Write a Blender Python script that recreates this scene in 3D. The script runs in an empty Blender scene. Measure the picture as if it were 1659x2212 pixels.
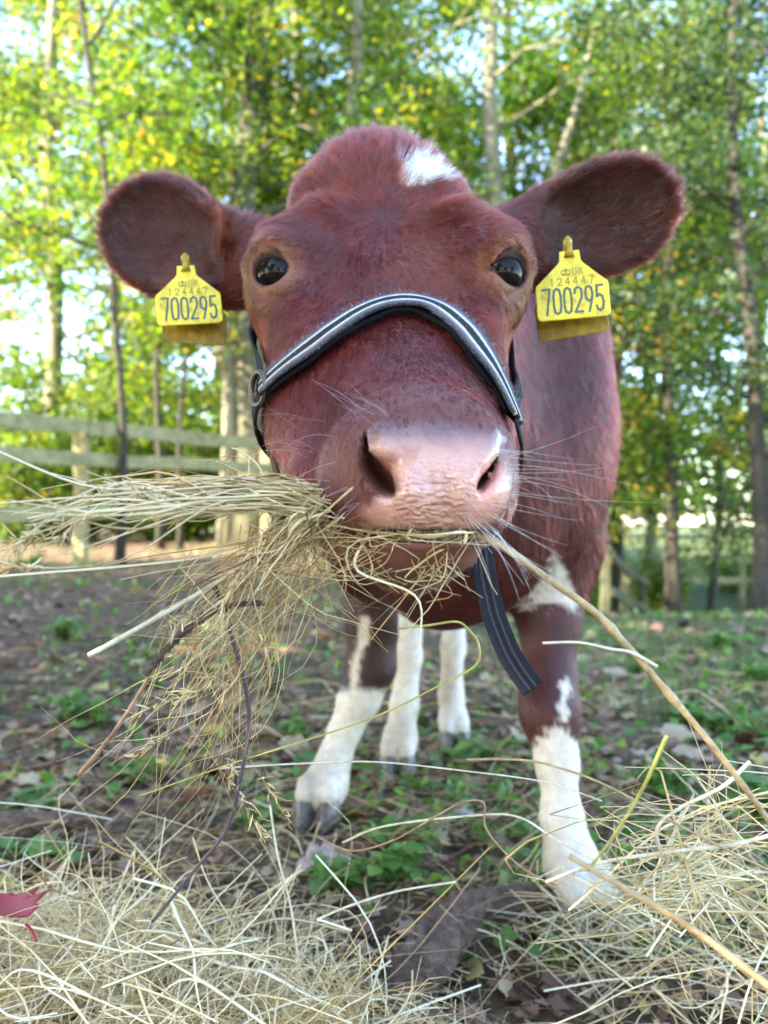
import bpy, math, random
import numpy as np
from mathutils import Vector, Matrix

# ------------------------------------------------------------------ camera, sky, sun, exposure
S = bpy.context.scene
COL = S.collection
CAM_H = 0.52
PITCH = math.radians(0.83)
FPX = 1661.0                      # focal length for a 1659 x 2212 frame
cam = bpy.data.cameras.new('camera')
cam.sensor_fit = 'VERTICAL'
cam.sensor_height = 36.0
cam.lens = 36.0 * FPX / 2212.0
cam.clip_start = 0.02
cam.clip_end = 500.0
cam.dof.use_dof = True
cam.dof.focus_distance = 0.50
cam.dof.aperture_fstop = 6.4
cam.dof.aperture_blades = 0
cam_o = bpy.data.objects.new('camera', cam)
COL.objects.link(cam_o)
cam_o.location = (0, 0, CAM_H)
cam_o.rotation_euler = (math.pi / 2 + PITCH, 0, 0)
S.camera = cam_o

SUN_EL, SUN_AZ = math.radians(33), math.radians(-118)     # azimuth from +Y towards +X
world = bpy.data.worlds.new('World')
S.world = world
world.use_nodes = True
wn = world.node_tree
bg = wn.nodes['Background']
sky = wn.nodes.new('ShaderNodeTexSky')
sky.sky_type = 'NISHITA'
sky.sun_disc = False
sky.sun_elevation = SUN_EL
sky.sun_rotation = SUN_AZ
sky.dust_density = 0.6
sky.ozone_density = 1.0
wn.links.new(sky.outputs[0], bg.inputs[0])
bg.inputs[1].default_value = 0.15
sun = bpy.data.lights.new('sun', 'SUN')
sun.energy = 4.0
sun.angle = math.radians(0.5)
sun.color = (1.0, 0.88, 0.70)
sun_o = bpy.data.objects.new('sun', sun)
COL.objects.link(sun_o)
sd = Vector((math.sin(SUN_AZ) * math.cos(SUN_EL), math.cos(SUN_AZ) * math.cos(SUN_EL), math.sin(SUN_EL)))
sun_o.rotation_euler = sd.to_track_quat('Z', 'Y').to_euler()
S.view_settings.view_transform = 'Standard'
S.view_settings.look = 'None'
S.view_settings.exposure = 3.3
S.view_settings.gamma = 1.0
S.render.engine = 'CYCLES'
S.cycles.max_bounces = 8
S.cycles.diffuse_bounces = 4
S.cycles.glossy_bounces = 3
S.cycles.transmission_bounces = 6
S.cycles.transparent_max_bounces = 8
S.cycles.sample_clamp_indirect = 6.0
S.cycles.use_denoising = True

rng = np.random.default_rng(7)
random.seed(7)
_ct, _st = math.cos(PITCH), math.sin(PITCH)


def P(px, py, y):
    """world point at depth y that a 1659 x 2212 picture would show at (px, py)"""
    u = (px - 829.5) / FPX
    v = (1106.0 - py) / FPX
    s = y / (_ct - v * _st)
    return np.array((u * s, y, CAM_H + s * (_st + v * _ct)))


def tag(o, label=None, cat=None, group=None, kind=None):
    for k, v in (('label', label), ('category', cat), ('group', group), ('kind', kind)):
        if v:
            o[k] = v
    return o


def link(name, data, parent=None):
    o = bpy.data.objects.new(name, data)
    COL.objects.link(o)
    if parent is not None:
        o.parent = parent
    return o


def mesh_obj(name, verts, faces, mat=None, parent=None, smooth=False, mats=None, midx=None):
    me = bpy.data.meshes.new(name)
    me.from_pydata([tuple(v) for v in verts] if not isinstance(verts, np.ndarray) else verts.tolist(), [], faces if isinstance(faces, list) else faces.tolist())
    if smooth:
        me.polygons.foreach_set('use_smooth', [True] * len(me.polygons))
    for m in (mats or ([mat] if mat else [])):
        me.materials.append(m)
    if midx is not None:
        me.polygons.foreach_set('material_index', midx)
    me.update()
    return link(name, me, parent)


def empty(name, loc=(0, 0, 0), rot=(0, 0, 0)):
    o = bpy.data.objects.new(name, None)
    COL.objects.link(o)
    o.location = loc
    o.rotation_euler = rot
    o.empty_display_size = 0.05
    return o


def set_attr(me, name, values, domain='POINT'):
    a = me.attributes.new(name, 'FLOAT_COLOR', domain)
    v = np.ones((len(values), 4), dtype=np.float32)
    v[:, :3] = values
    a.data.foreach_set('color', v.ravel())


# ---- material helper
class M:
    def __init__(self, name):
        self.m = bpy.data.materials.new(name)
        self.m.use_nodes = True
        self.t = self.m.node_tree
        self.b = self.t.nodes['Principled BSDF']
        self.out = self.t.nodes['Material Output']

    def n(self, typ, **kw):
        nd = self.t.nodes.new(typ)
        for k, v in kw.items():
            if k.startswith('i_'):
                key = k[2:]
                key = int(key) if key.isdigit() else key.replace('_', ' ')
                nd.inputs[key].default_value = v
            else:
                setattr(nd, k, v)
        return nd

    def l(self, a, b):
        self.t.links.new(a, b)

    def set(self, **kw):
        for k, v in kw.items():
            self.b.inputs[k.replace('_', ' ')].default_value = v
        return self

    def ramp(self, fac, stops):
        r = self.n('ShaderNodeValToRGB')
        while len(r.color_ramp.elements) < len(stops):
            r.color_ramp.elements.new(0.5)
        for e, (p, c) in zip(r.color_ramp.elements, stops):
            e.position = p
            e.color = (*c, 1) if len(c) == 3 else c
        self.l(fac, r.inputs[0])
        return r.outputs[0]

    def noise(self, scale, detail=4, rough=0.6, coord=None, **kw):
        nd = self.n('ShaderNodeTexNoise', **kw)
        nd.inputs['Scale'].default_value = scale
        nd.inputs['Detail'].default_value = detail
        nd.inputs['Roughness'].default_value = rough
        if coord is not None:
            self.l(coord, nd.inputs['Vector'])
        return nd

    def bump(self, h, strength=0.3, dist=0.01, normal=None):
        b = self.n('ShaderNodeBump')
        b.inputs['Strength'].default_value = strength
        b.inputs['Distance'].default_value = dist
        self.l(h, b.inputs['Height'])
        if normal is not None:
            self.l(normal, b.inputs['Normal'])
        self.l(b.outputs[0], self.b.inputs['Normal'])
        return b.outputs[0]


# ---- small smooth noise for numpy
_nf = [(rng.normal(size=3), rng.uniform(0, 6.28)) for _ in range(48)]


def snoise(p, scale, seed=0):
    """sum of sines, about -1..1"""
    out = np.zeros(len(p))
    for i in range(6):
        k, ph = _nf[(seed * 6 + i) % 48]
        out += np.sin((p @ k) * scale + ph + seed * 1.7)
    return out / 3.0
# ------------------------------------------------------------------ the calf: one continuous sculpted surface
def smin(a, b, k):
    h = np.clip(0.5 + 0.5 * (b - a) / k, 0, 1)
    return b + (a - b) * h - k * h * (1 - h)


def smax(a, b, k):
    return -smin(-a, -b, k)


def f_cone(a, b, r1, r2):
    a = np.asarray(a, float); b = np.asarray(b, float)
    ba = b - a
    L = float(ba @ ba) + 1e-12

    def f(x, y, z):
        h = np.clip(((x - a[0]) * ba[0] + (y - a[1]) * ba[1] + (z - a[2]) * ba[2]) / L, 0, 1)
        return np.sqrt((x - a[0] - ba[0] * h) ** 2 + (y - a[1] - ba[1] * h) ** 2 + (z - a[2] - ba[2] * h) ** 2) - (r1 + (r2 - r1) * h)
    r = max(r1, r2)
    return f, np.minimum(a, b) - r, np.maximum(a, b) + r


def f_ell(c, r, R=None):
    c = np.asarray(c, float); r = np.asarray(r, float)
    R = np.eye(3) if R is None else R            # columns: the ellipsoid's axes

    def f(x, y, z):
        dx, dy, dz = x - c[0], y - c[1], z - c[2]
        k0 = 0; k1 = 0
        for i in range(3):
            q = dx * R[0, i] + dy * R[1, i] + dz * R[2, i]
            k0 = k0 + (q / r[i]) ** 2
            k1 = k1 + (q / r[i] ** 2) ** 2
        k0 = np.sqrt(k0); k1 = np.sqrt(k1) + 1e-9
        return k0 * (k0 - 1.0) / k1
    e = np.sqrt(((R * r) ** 2).sum(1))
    return f, c - e, c + e


def f_torus(c, n, u, R1, R2, r):
    """ring round c: axis n, first radius R1 along u, second radius R2"""
    n = np.asarray(n, float); n = n / np.linalg.norm(n)
    u = np.asarray(u, float); u = u - n * (u @ n); u /= np.linalg.norm(u)
    w = np.cross(n, u)
    c = np.asarray(c, float)

    def f(x, y, z):
        dx, dy, dz = x - c[0], y - c[1], z - c[2]
        a = dx * u[0] + dy * u[1] + dz * u[2]
        b = dx * w[0] + dy * w[1] + dz * w[2]
        h = dx * n[0] + dy * n[1] + dz * n[2]
        rho = np.sqrt((a / R1) ** 2 + (b / R2) ** 2) + 1e-9
        Rl = np.sqrt(a * a + b * b) / rho
        return np.sqrt(((rho - 1) * Rl) ** 2 + h * h) - r
    m = max(R1, R2) + r
    return f, c - m, c + m


def axes(l, n):
    l = np.asarray(l, float); l = l / np.linalg.norm(l)
    n = np.asarray(n, float); n = n - l * (n @ l); n /= np.linalg.norm(n)
    return np.stack([l, np.cross(n, l), n], 1)


OPS = []                                         # ('+' or '-', function, box min, box max, blend)


def add(p, k=0.03):
    OPS.append(('+', *p, k))


def cut(p, k=0.01):
    OPS.append(('-', *p, k))


# --- trunk
BX = 0.105
add(f_ell((BX, 1.20, 0.655), (0.205, 0.24, 0.225)))
add(f_ell((BX, 1.50, 0.65), (0.205, 0.38, 0.20)), 0.08)
add(f_ell((BX, 1.78, 0.68), (0.19, 0.22, 0.20)), 0.08)
add(f_cone((BX, 1.12, 0.84), (BX, 1.75, 0.86), 0.05, 0.055), 0.08)
add(f_ell((BX + 0.125, 1.11, 0.645), (0.098, 0.15, 0.20)), 0.06)      # shoulders
add(f_ell((BX + 0.11, 1.12, 0.79), (0.085, 0.14, 0.09)), 0.06)
add(f_ell((BX - 0.125, 1.16, 0.60), (0.085, 0.15, 0.20)), 0.06)
add(f_ell((BX + 0.0, 1.03, 0.56), (0.14, 0.13, 0.17)), 0.07)      # brisket
add(f_cone((0.10, 1.02, 0.60), (0.07, 1.02, 0.44), 0.075, 0.05), 0.05)
# --- neck
add(f_cone((0.005, 0.79, 0.765), (BX, 1.10, 0.74), 0.085, 0.15), 0.05)
add(f_cone((0.015, 0.76, 0.675), (BX, 1.05, 0.60), 0.06, 0.13), 0.06)
# --- tail and dock
add(f_cone((BX, 1.98, 0.84), (BX, 2.03, 0.70), 0.032, 0.022), 0.04)
add(f_cone((BX, 2.03, 0.70), (BX, 2.03, 0.38), 0.02, 0.024), 0.02)


# --- legs: chains of tapering cones
def leg(pts, k=0.02, k0=0.05):
    for i in range(len(pts) - 1):
        (a, r1), (b, r2) = pts[i], pts[i + 1]
        add(f_cone(a, b, r1, r2), k0 if i == 0 else k)


def hoof_pads(c, fwd, w):
    f = np.array((fwd[0], fwd[1], 0.0)); f /= np.linalg.norm(f)
    s = np.array((f[1], -f[0], 0))
    for q in (-1, 1):
        add(f_cone(c + s * q * w * 0.34 + np.array((0, 0, 0.028)), c + s * q * w * 0.40 + f * 0.012 + np.array((0, 0, 0.020)), w * 0.46, w * 0.38), 0.006)


FR = [(P(1196, 1200, 1.09), 0.062), (P(1188, 1340, 1.055), 0.039), (P(1184, 1480, 1.02), 0.034), (P(1187, 1540, 0.995), 0.035),
      (P(1203, 1645, 0.975), 0.0235), (P(1214, 1770, 0.955), 0.0225), (P(1234, 1865, 0.94), 0.030), (P(1248, 1925, 0.915), 0.025)]
leg(FR)
FRH = P(1262, 1960, 0.905); hoof_pads(FRH, (0.25, -1), 0.045)
FL = [(P(815, 1180, 1.34), 0.066), (P(808, 1330, 1.335), 0.047), (P(800, 1440, 1.33), 0.041), (P(775, 1510, 1.32), 0.033),
      (P(744, 1580, 1.31), 0.0245), (P(722, 1640, 1.30), 0.025), (P(704, 1695, 1.29), 0.034), (P(694, 1722, 1.275), 0.032)]
leg(FL)
FLH = P(688, 1738, 1.265); hoof_pads(FLH, (-0.15, -1), 0.046)
HL = [(np.array((BX - 0.10, 1.72, 0.62)), 0.10), (np.array((BX - 0.085, 1.66, 0.46)), 0.055), (P(892, 1215, 1.72), 0.036), (P(888, 1300, 1.70), 0.030),
      (P(882, 1420, 1.66), 0.0265), (P(874, 1520, 1.63), 0.0265), (P(864, 1600, 1.60), 0.033), (P(860, 1630, 1.585), 0.030)]
leg(HL)
HLH = P(858, 1642, 1.575); hoof_pads(HLH, (0, -1), 0.044)
HR = [(np.array((BX + 0.10, 1.80, 0.62)), 0.10), (np.array((BX + 0.085, 1.80, 0.46)), 0.055), (P(984, 1215, 1.86), 0.036), (P(984, 1290, 1.85), 0.031),
      (P(979, 1400, 1.80), 0.0255), (P(974, 1500, 1.77), 0.0255), (P(980, 1560, 1.75), 0.031), (P(981, 1580, 1.74), 0.029)]
leg(HR)
HRH = P(981, 1590, 1.73); hoof_pads(HRH, (0.05, -1), 0.042)
N_BODY = len(OPS)

# --- head: sections from poll to nose; each is (top px, py, depth, half width, half thickness)
FN = np.array((0.0, -0.70, 0.714))                # the face plane's normal
FA = np.array((0.055, -0.713, -0.70)); FA /= np.linalg.norm(FA)
RH = axes(FA, FN)                                 # columns: down the face, across, out of the face
SEC = [(815, 362, 0.735, 0.046, 0.058), (822, 390, 0.684, 0.067, 0.072), (834, 444, 0.645, 0.080, 0.085), (844, 515, 0.615, 0.087, 0.088),
       (852, 580, 0.585, 0.0825, 0.088), (864, 650, 0.553, 0.0735, 0.082), (880, 725, 0.517, 0.0655, 0.074), (894, 795, 0.483, 0.060, 0.066),
       (906, 860, 0.447, 0.052, 0.056), (914, 915, 0.421, 0.045, 0.046)]
for i, (x, y, d, w, t) in enumerate(SEC):
    c = P(x, y, d) - FN * t
    add(f_ell(c, (0.052, w, t), RH), 0.035)
add(f_ell(P(812, 418, 0.736), (0.050, 0.05, 0.048)), 0.045)        # poll tuft
add(f_ell(P(822, 450, 0.712), (0.082, 0.058, 0.045)), 0.04)
# brow bosses
add(f_cone(P(618, 540, 0.632), P(685, 490, 0.640), 0.025, 0.022), 0.035)
add(f_cone(P(1070, 540, 0.612), P(1000, 492, 0.634), 0.025, 0.022), 0.035)
add(f_cone(P(640, 655, 0.615), P(720, 760, 0.545), 0.012, 0.010), 0.03)
add(f_cone(P(1050, 655, 0.600), P(1015, 760, 0.530), 0.012, 0.010), 0.03)
# cheeks and jaw
add(f_cone(P(668, 690, 0.655), P(705, 890, 0.575), 0.042, 0.036), 0.03)
add(f_cone(P(985, 700, 0.645), P(970, 890, 0.565), 0.036, 0.033), 0.03)
add(f_cone(P(685, 905, 0.58), P(735, 1015, 0.520), 0.036, 0.032), 0.03)
add(f_cone(P(985, 905, 0.57), P(960, 1010, 0.50), 0.032, 0.030), 0.03)
add(f_cone(P(835, 960, 0.62), P(865, 1110, 0.50), 0.062, 0.035), 0.03)
# muzzle
MZ = P(914, 1008, 0.435)
RM = axes((0.05, -0.30, -0.95), (0.10, -0.94, 0.30))
add(f_ell(MZ, (0.034, 0.0445, 0.036), RM), 0.022)
add(f_ell(P(786, 1002, 0.446), (0.0225, 0.026, 0.028)), 0.014)      # wings of the nostrils
add(f_ell(P(1030, 1002, 0.432), (0.0165, 0.0225, 0.024)), 0.018)
add(f_ell(P(925, 1085, 0.426), (0.038, 0.029, 0.0165)), 0.015)     # upper lip
add(f_ell(P(806, 1076, 0.450), (0.027, 0.033, 0.0195)), 0.014)
add(f_ell(P(1008, 1074, 0.436), (0.0195, 0.032, 0.0175)), 0.018)
add(f_ell(P(757, 1040, 0.498), (0.034, 0.034, 0.024)), 0.02)
# chin and lower lip
add(f_ell(P(888, 1192, 0.466), (0.040, 0.040, 0.016)), 0.008)
add(f_cone(P(885, 1190, 0.49), P(850, 1130, 0.57), 0.024, 0.042), 0.02)
cut(f_ell(P(915, 1156, 0.420), (0.054, 0.030, 0.0035)), 0.004)

def almond(c, d, w, u2):
    # the opening between the lids: where two offset balls overlap
    f1 = f_ell(c + d * 0.0135 - u2 * 0.0032, (0.0186, 0.0186, 0.0186))[0]
    f2 = f_ell(c + d * 0.0135 + u2 * 0.0044, (0.0186, 0.0186, 0.0186))[0]
    cut((lambda x, y, z: np.maximum(f1(x, y, z), f2(x, y, z)), c - 0.03, c + 0.03), 0.003)


# eyes: socket, lids
EYE_L, EYE_R = P(599, 594, 0.608), P(1083, 594, 0.587)
EDL = np.array((-0.34, -0.93, 0.06)); EDL /= np.linalg.norm(EDL)
EDR = np.array((0.52, -0.85, 0.06)); EDR /= np.linalg.norm(EDR)
ER = 0.0172
for c, d, s in ((EYE_L, EDL, -1), (EYE_R, EDR, 1)):
    add(f_ell(c - d * 0.0165, (0.0278, 0.0278, 0.0278)), 0.035)       # the orbit
    up = np.array((s * 0.22, 0.0, 1.0))
    w = np.cross(up, d); w /= np.linalg.norm(w); u2 = np.cross(d, w); u2 = u2 if u2[2] > 0 else -u2
    almond(c, d, w, u2)
    add(f_torus(c + d * 0.0098, d, w, 0.0168, 0.0140, 0.0022), 0.005)
    t0 = c + d * 0.005 + np.array((0, 0, 0.0190))      # heavy upper lid
    add(f_cone(t0 - w * 0.016 - np.array((0, 0, 0.006)), t0, 0.004, 0.006), 0.018)
    add(f_cone(t0, t0 + w * 0.016 - np.array((0, 0, 0.006)), 0.006, 0.004), 0.018)


# ears: a paddle hollowed on the side that faces the viewer
def ear(c1, l1, w1, c2, l2, w2, ldir, ndir):
    R = axes(ldir, ndir)
    n = R[:, 2]
    fo, a0, a1 = f_ell(c1, (l1, w1, 0.020), R)
    fi = f_ell(c1 + n * 0.017, (l1 * 0.90, w1 * 0.86, 0.021), R)[0]
    f2, b0, b1 = f_ell(c2, (l2, w2, 0.024), R)
    fi2 = f_ell(c2 + n * 0.020 + R[:, 0] * 0.02, (l2 * 0.75, w2 * 0.7, 0.018), R)[0]

    def f(x, y, z):
        o = smin(fo(x, y, z), f2(x, y, z), 0.012)
        return smax(o, -smin(fi(x, y, z), fi2(x, y, z), 0.01), 0.006)
    add((f, np.minimum(a0, b0) - 0.006, np.maximum(a1, b1) + 0.006), 0.012)
    return R


EAR_LB, EAR_LT = P(560, 560, 0.69), P(215, 480, 0.735)
EAR_RB, EAR_RT = P(1130, 530, 0.675), P(1455, 420, 0.655)
RL = ear(P(354, 510, 0.715), 0.0680, 0.0535, P(478, 560, 0.70), 0.060, 0.043, P(215, 428, 0.735) - P(560, 590, 0.69), (-0.15, -1, -0.05))
RR = ear(P(1308, 470, 0.655), 0.0615, 0.0465, P(1192, 512, 0.668), 0.064, 0.042, P(1455, 396, 0.655) - P(1130, 540, 0.675), (0.15, -1, -0.05))


add(f_cone(P(530, 562, 0.70), P(630, 550, 0.695), 0.028, 0.030), 0.02)
add(f_cone(P(1135, 526, 0.672), P(1045, 530, 0.675), 0.026, 0.030), 0.02)


def sdf(p):
    x, y, z = p[:, 0], p[:, 1], p[:, 2]
    d = np.full(len(p), 0.06)
    for op, f, lo, hi, k in OPS:
        m = 0.065 if op == '+' else 0.03
        sel = np.nonzero((x > lo[0] - m) & (x < hi[0] + m) & (y > lo[1] - m) & (y < hi[1] + m) & (z > lo[2] - m) & (z < hi[2] + m))[0]
        if len(sel) == 0:
            continue
        v = f(x[sel], y[sel], z[sel])
        d[sel] = smin(d[sel], v, k) if op == '+' else smax(d[sel], -v, k)
    return d


def grad(p, e=0.0008):
    g = np.zeros_like(p)
    for k in ((1, -1, -1), (-1, -1, 1), (-1, 1, -1), (1, 1, 1)):
        k = np.array(k, float)
        g += k * sdf(p + k * e)[:, None]
    return g / (np.linalg.norm(g, axis=1, keepdims=True) + 1e-12)


def march(px, py, t0=0.30, t1=1.6):
    """first point of the calf's surface seen from the camera towards (px, py)"""
    o = np.array((0, 0, CAM_H)); q = P(px, py, 1.0) - o
    q = q / np.linalg.norm(q)
    t = t0
    for _ in range(200):
        d = sdf((o + q * t)[None])[0]
        if d < 0.0004:
            return o + q * t
        t += max(d * 0.6, 0.0005)
        if t > t1:
            break
    return None

# nostrils: curved openings that run back into the nose
for chain, back in (([(793, 938, 0.0018), (797, 972, 0.0034), (820, 1012, 0.0078), (850, 1044, 0.0070)], (0.004, 0.03, 0.002)),
                    ([(1074, 944, 0.0018), (1069, 980, 0.0028), (1052, 1014, 0.0044), (1026, 1048, 0.0042)], (-0.008, 0.03, 0.002))):
    tt = np.linspace(0, 3, 13)
    ch = np.stack([np.interp(tt, range(4), [q[i] for q in chain]) for i in range(3)], 1)
    ch[1:-1] = ch[1:-1] * 0.5 + (ch[:-2] + ch[2:]) * 0.25
    pts = [(march(a, b) + np.array((0, 0.0015, 0)), r) for a, b, r in ch]
    bk = np.array(back)
    for (p0, r0), (p1, r1) in zip(pts, pts[1:]):
        cut(f_cone(p0, p1, r0, r1), 0.004)
        cut(f_cone((p0 + p1) / 2, (p0 + p1) / 2 + bk, (r0 + r1) / 2, (r0 + r1) * 0.36), 0.004)

# hollows between the eyes and the bridge, and behind the nostril wings
for px_, py_, r_, dep in ((684, 590, 0.030, 0.0035), (1012, 590, 0.030, 0.0035), (712, 925, 0.022, 0.0025), (842, 505, 0.050, 0.0025)):
    q_ = march(px_, py_)
    c_ = q_ + grad(q_[None], 0.002)[0] * (r_ - dep)
    cut(f_ell(c_, (r_, r_, r_)), 0.016)
# folds above the upper lid and under the lower one
for cx_, cy_, arcs in ((592, 592, ((50, 52, 35, 150, 0.0014), (66, 70, 50, 140, 0.0012), (46, 50, -150, -40, 0.0013))), (1092, 592, ((46, 52, 30, 145, 0.0014), (62, 70, 45, 130, 0.0012), (44, 50, -140, -30, 0.0013)))):
    for rx_, ry_, a0, a1, rr_ in arcs:
        pr = [march(cx_ + rx_ * math.cos(t_), cy_ - ry_ * math.sin(t_)) for t_ in np.radians(np.linspace(a0, a1, 9))]
        pr = [q_ for q_ in pr if q_ is not None and q_[1] < 0.68]
        for p0, p1 in zip(pr, pr[1:]):
            if np.linalg.norm(p1 - p0) < 0.02:
                cut(f_cone(p0, p1, rr_, rr_), 0.004)

# the fleshy inner rims of the nostrils stand proud of the nose pad
for ch in ([(818, 940), (830, 966), (856, 998), (882, 1038), (886, 1068)], [(1056, 942), (1046, 972), (1026, 1000), (1000, 1040), (994, 1068)]):
    pr = [march(a, b) for a, b in ch]
    for p0, p1 in zip(pr, pr[1:]):
        add(f_cone(p0 + np.array((0, 0.0032, 0)), p1 + np.array((0, 0.0032, 0)), 0.0048, 0.0048), 0.008)


def sdf_grid(xs, ys, zs):
    d = np.full((len(xs), len(ys), len(zs)), 0.06, dtype=np.float32)
    for op, f, lo, hi, k in OPS:
        m = 0.065 if op == '+' else 0.03
        sl = []
        for ax, g in enumerate((xs, ys, zs)):
            i0 = np.searchsorted(g, lo[ax] - m); i1 = np.searchsorted(g, hi[ax] + m)
            sl.append(slice(i0, i1))
        if any(s.start >= s.stop for s in sl):
            continue
        v = f(xs[sl[0], None, None], ys[None, sl[1], None], zs[None, None, sl[2]]).astype(np.float32)
        b = d[tuple(sl)]
        d[tuple(sl)] = smin(b, v, k) if op == '+' else smax(b, -v, k)
    return d


def surface_nets(d, xs, ys, zs):
    nx, ny, nz = d.shape
    inside = d < 0
    c = [(i, j, k) for i in (0, 1) for j in (0, 1) for k in (0, 1)]
    cnt = np.zeros((nx - 1, ny - 1, nz - 1), np.int8)
    for i, j, k in c:
        cnt += inside[i:nx - 1 + i, j:ny - 1 + j, k:nz - 1 + k]
    ci, cj, ck = np.nonzero((cnt > 0) & (cnt < 8))
    idx = np.full(cnt.shape, -1, np.int32)
    idx[ci, cj, ck] = np.arange(len(ci))
    acc = np.zeros((len(ci), 3)); num = np.zeros(len(ci))
    for a in c:
        for ax in range(3):
            if a[ax]:
                continue
            b = list(a); b[ax] = 1
            va = d[ci + a[0], cj + a[1], ck + a[2]]; vb = d[ci + b[0], cj + b[1], ck + b[2]]
            m = (va < 0) != (vb < 0)
            t = np.where(m, va / (va - vb + 1e-20), 0)
            pa = np.stack([xs[ci + a[0]], ys[cj + a[1]], zs[ck + a[2]]], 1)
            pb = np.stack([xs[ci + b[0]], ys[cj + b[1]], zs[ck + b[2]]], 1)
            acc += np.where(m[:, None], pa + (pb - pa) * t[:, None], 0)
            num += m
    V = acc / num[:, None]
    F = []
    for ax in range(3):
        s1 = [slice(None)] * 3; s2 = [slice(None)] * 3
        s1[ax] = slice(0, -1); s2[ax] = slice(1, None)
        A, B = inside[tuple(s1)], inside[tuple(s2)]
        o1, o2 = [(1, 2), (2, 0), (0, 1)][ax]
        for flip, mm in ((0, A & ~B), (1, ~A & B)):
            e = np.stack(np.nonzero(mm), 1)
            ok = (e[:, o1] > 0) & (e[:, o2] > 0) & (e[:, o1] < cnt.shape[o1]) & (e[:, o2] < cnt.shape[o2])
            e = e[ok]
            q = []
            for u, v in ((0, 0), (-1, 0), (-1, -1), (0, -1)):
                g = e.copy(); g[:, o1] += u; g[:, o2] += v
                q.append(idx[g[:, 0], g[:, 1], g[:, 2]])
            q = np.stack(q, 1)
            F.append(q[:, ::-1] if flip else q)
    F = np.concatenate(F)
    F = F[(F >= 0).all(1)]
    return V, F


def seq(*seg):
    out = []
    for a, b, st in seg:
        out.append(np.arange(a, b, st))
    return np.concatenate(out)


HEAD_STEP = 0.0029
xs = seq((-0.300, 0.275, HEAD_STEP), (0.275, 0.38, 0.008))
ys = seq((0.36, 0.83, HEAD_STEP), (0.83, 2.10, 0.009))
zs = seq((-0.02, 0.40, 0.007), (0.40, 0.97, HEAD_STEP))
vol = sdf_grid(xs, ys, zs)
CV, CF = surface_nets(vol, xs, ys, zs)
del vol
# keep the largest connected piece
par = np.arange(len(CV))
for _ in range(200):
    mn = par[CF].min(1)
    new = par.copy()
    np.minimum.at(new, CF.ravel(), np.repeat(mn, 4))
    new = new[new]
    if (new == par).all():
        break
    par = new
lab, cn = np.unique(par, return_counts=True)
keep = par == lab[cn.argmax()]
remap = np.cumsum(keep) - 1
CF = remap[CF[keep[CF].all(1)]]
CV = CV[keep]
for _ in range(3):
    CV = CV - grad(CV) * np.clip(sdf(CV), -0.004, 0.004)[:, None] * 0.8
CN = grad(CV, 0.0025)


# ------------------------------------------------------------------ coat markings, skin, fur
def pix(p):
    q = p - np.array((0, 0, CAM_H))
    f = q[:, 1] * _ct + q[:, 2] * _st
    u = -q[:, 1] * _st + q[:, 2] * _ct
    return np.stack([829.5 + FPX * q[:, 0] / f, 1106 - FPX * u / f], 1)


def poly_d(q, poly):
    """signed distance to a polygon, negative inside"""
    poly = np.asarray(poly, float)
    d = np.full(len(q), 1e9); ins = np.zeros(len(q), bool)
    for a, b in zip(poly, np.roll(poly, -1, 0)):
        e = b - a
        t = np.clip(((q - a) @ e) / (e @ e), 0, 1)
        d = np.minimum(d, np.linalg.norm(q - a - t[:, None] * e, axis=1))
        c = ((a[1] > q[:, 1]) != (b[1] > q[:, 1]))
        xx = (b[0] - a[0]) * (q[:, 1] - a[1]) / (b[1] - a[1] + 1e-12) + a[0]
        ins ^= c & (q[:, 0] < xx)
    return np.where(ins, -d, d)


def sstep0(t):
    t = np.clip(t, 0, 1)
    return t * t * (3 - 2 * t)


def soft(d, w):
    return np.clip(0.5 - d / w, 0, 1)


RED = np.array((0.074, 0.0072, 0.0040))
DARK = np.array((0.026, 0.0055, 0.0034))
WHITE = np.array((0.60, 0.55, 0.47))
TAN = np.array((0.26, 0.105, 0.048))
PINK = np.array((0.66, 0.365, 0.295))
PINKBROWN = np.array((0.17, 0.045, 0.030))
WH_C = march(838, 475)


def mixc(a, b, t):
    return a * (1 - t[:, None]) + b * t[:, None]


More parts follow.
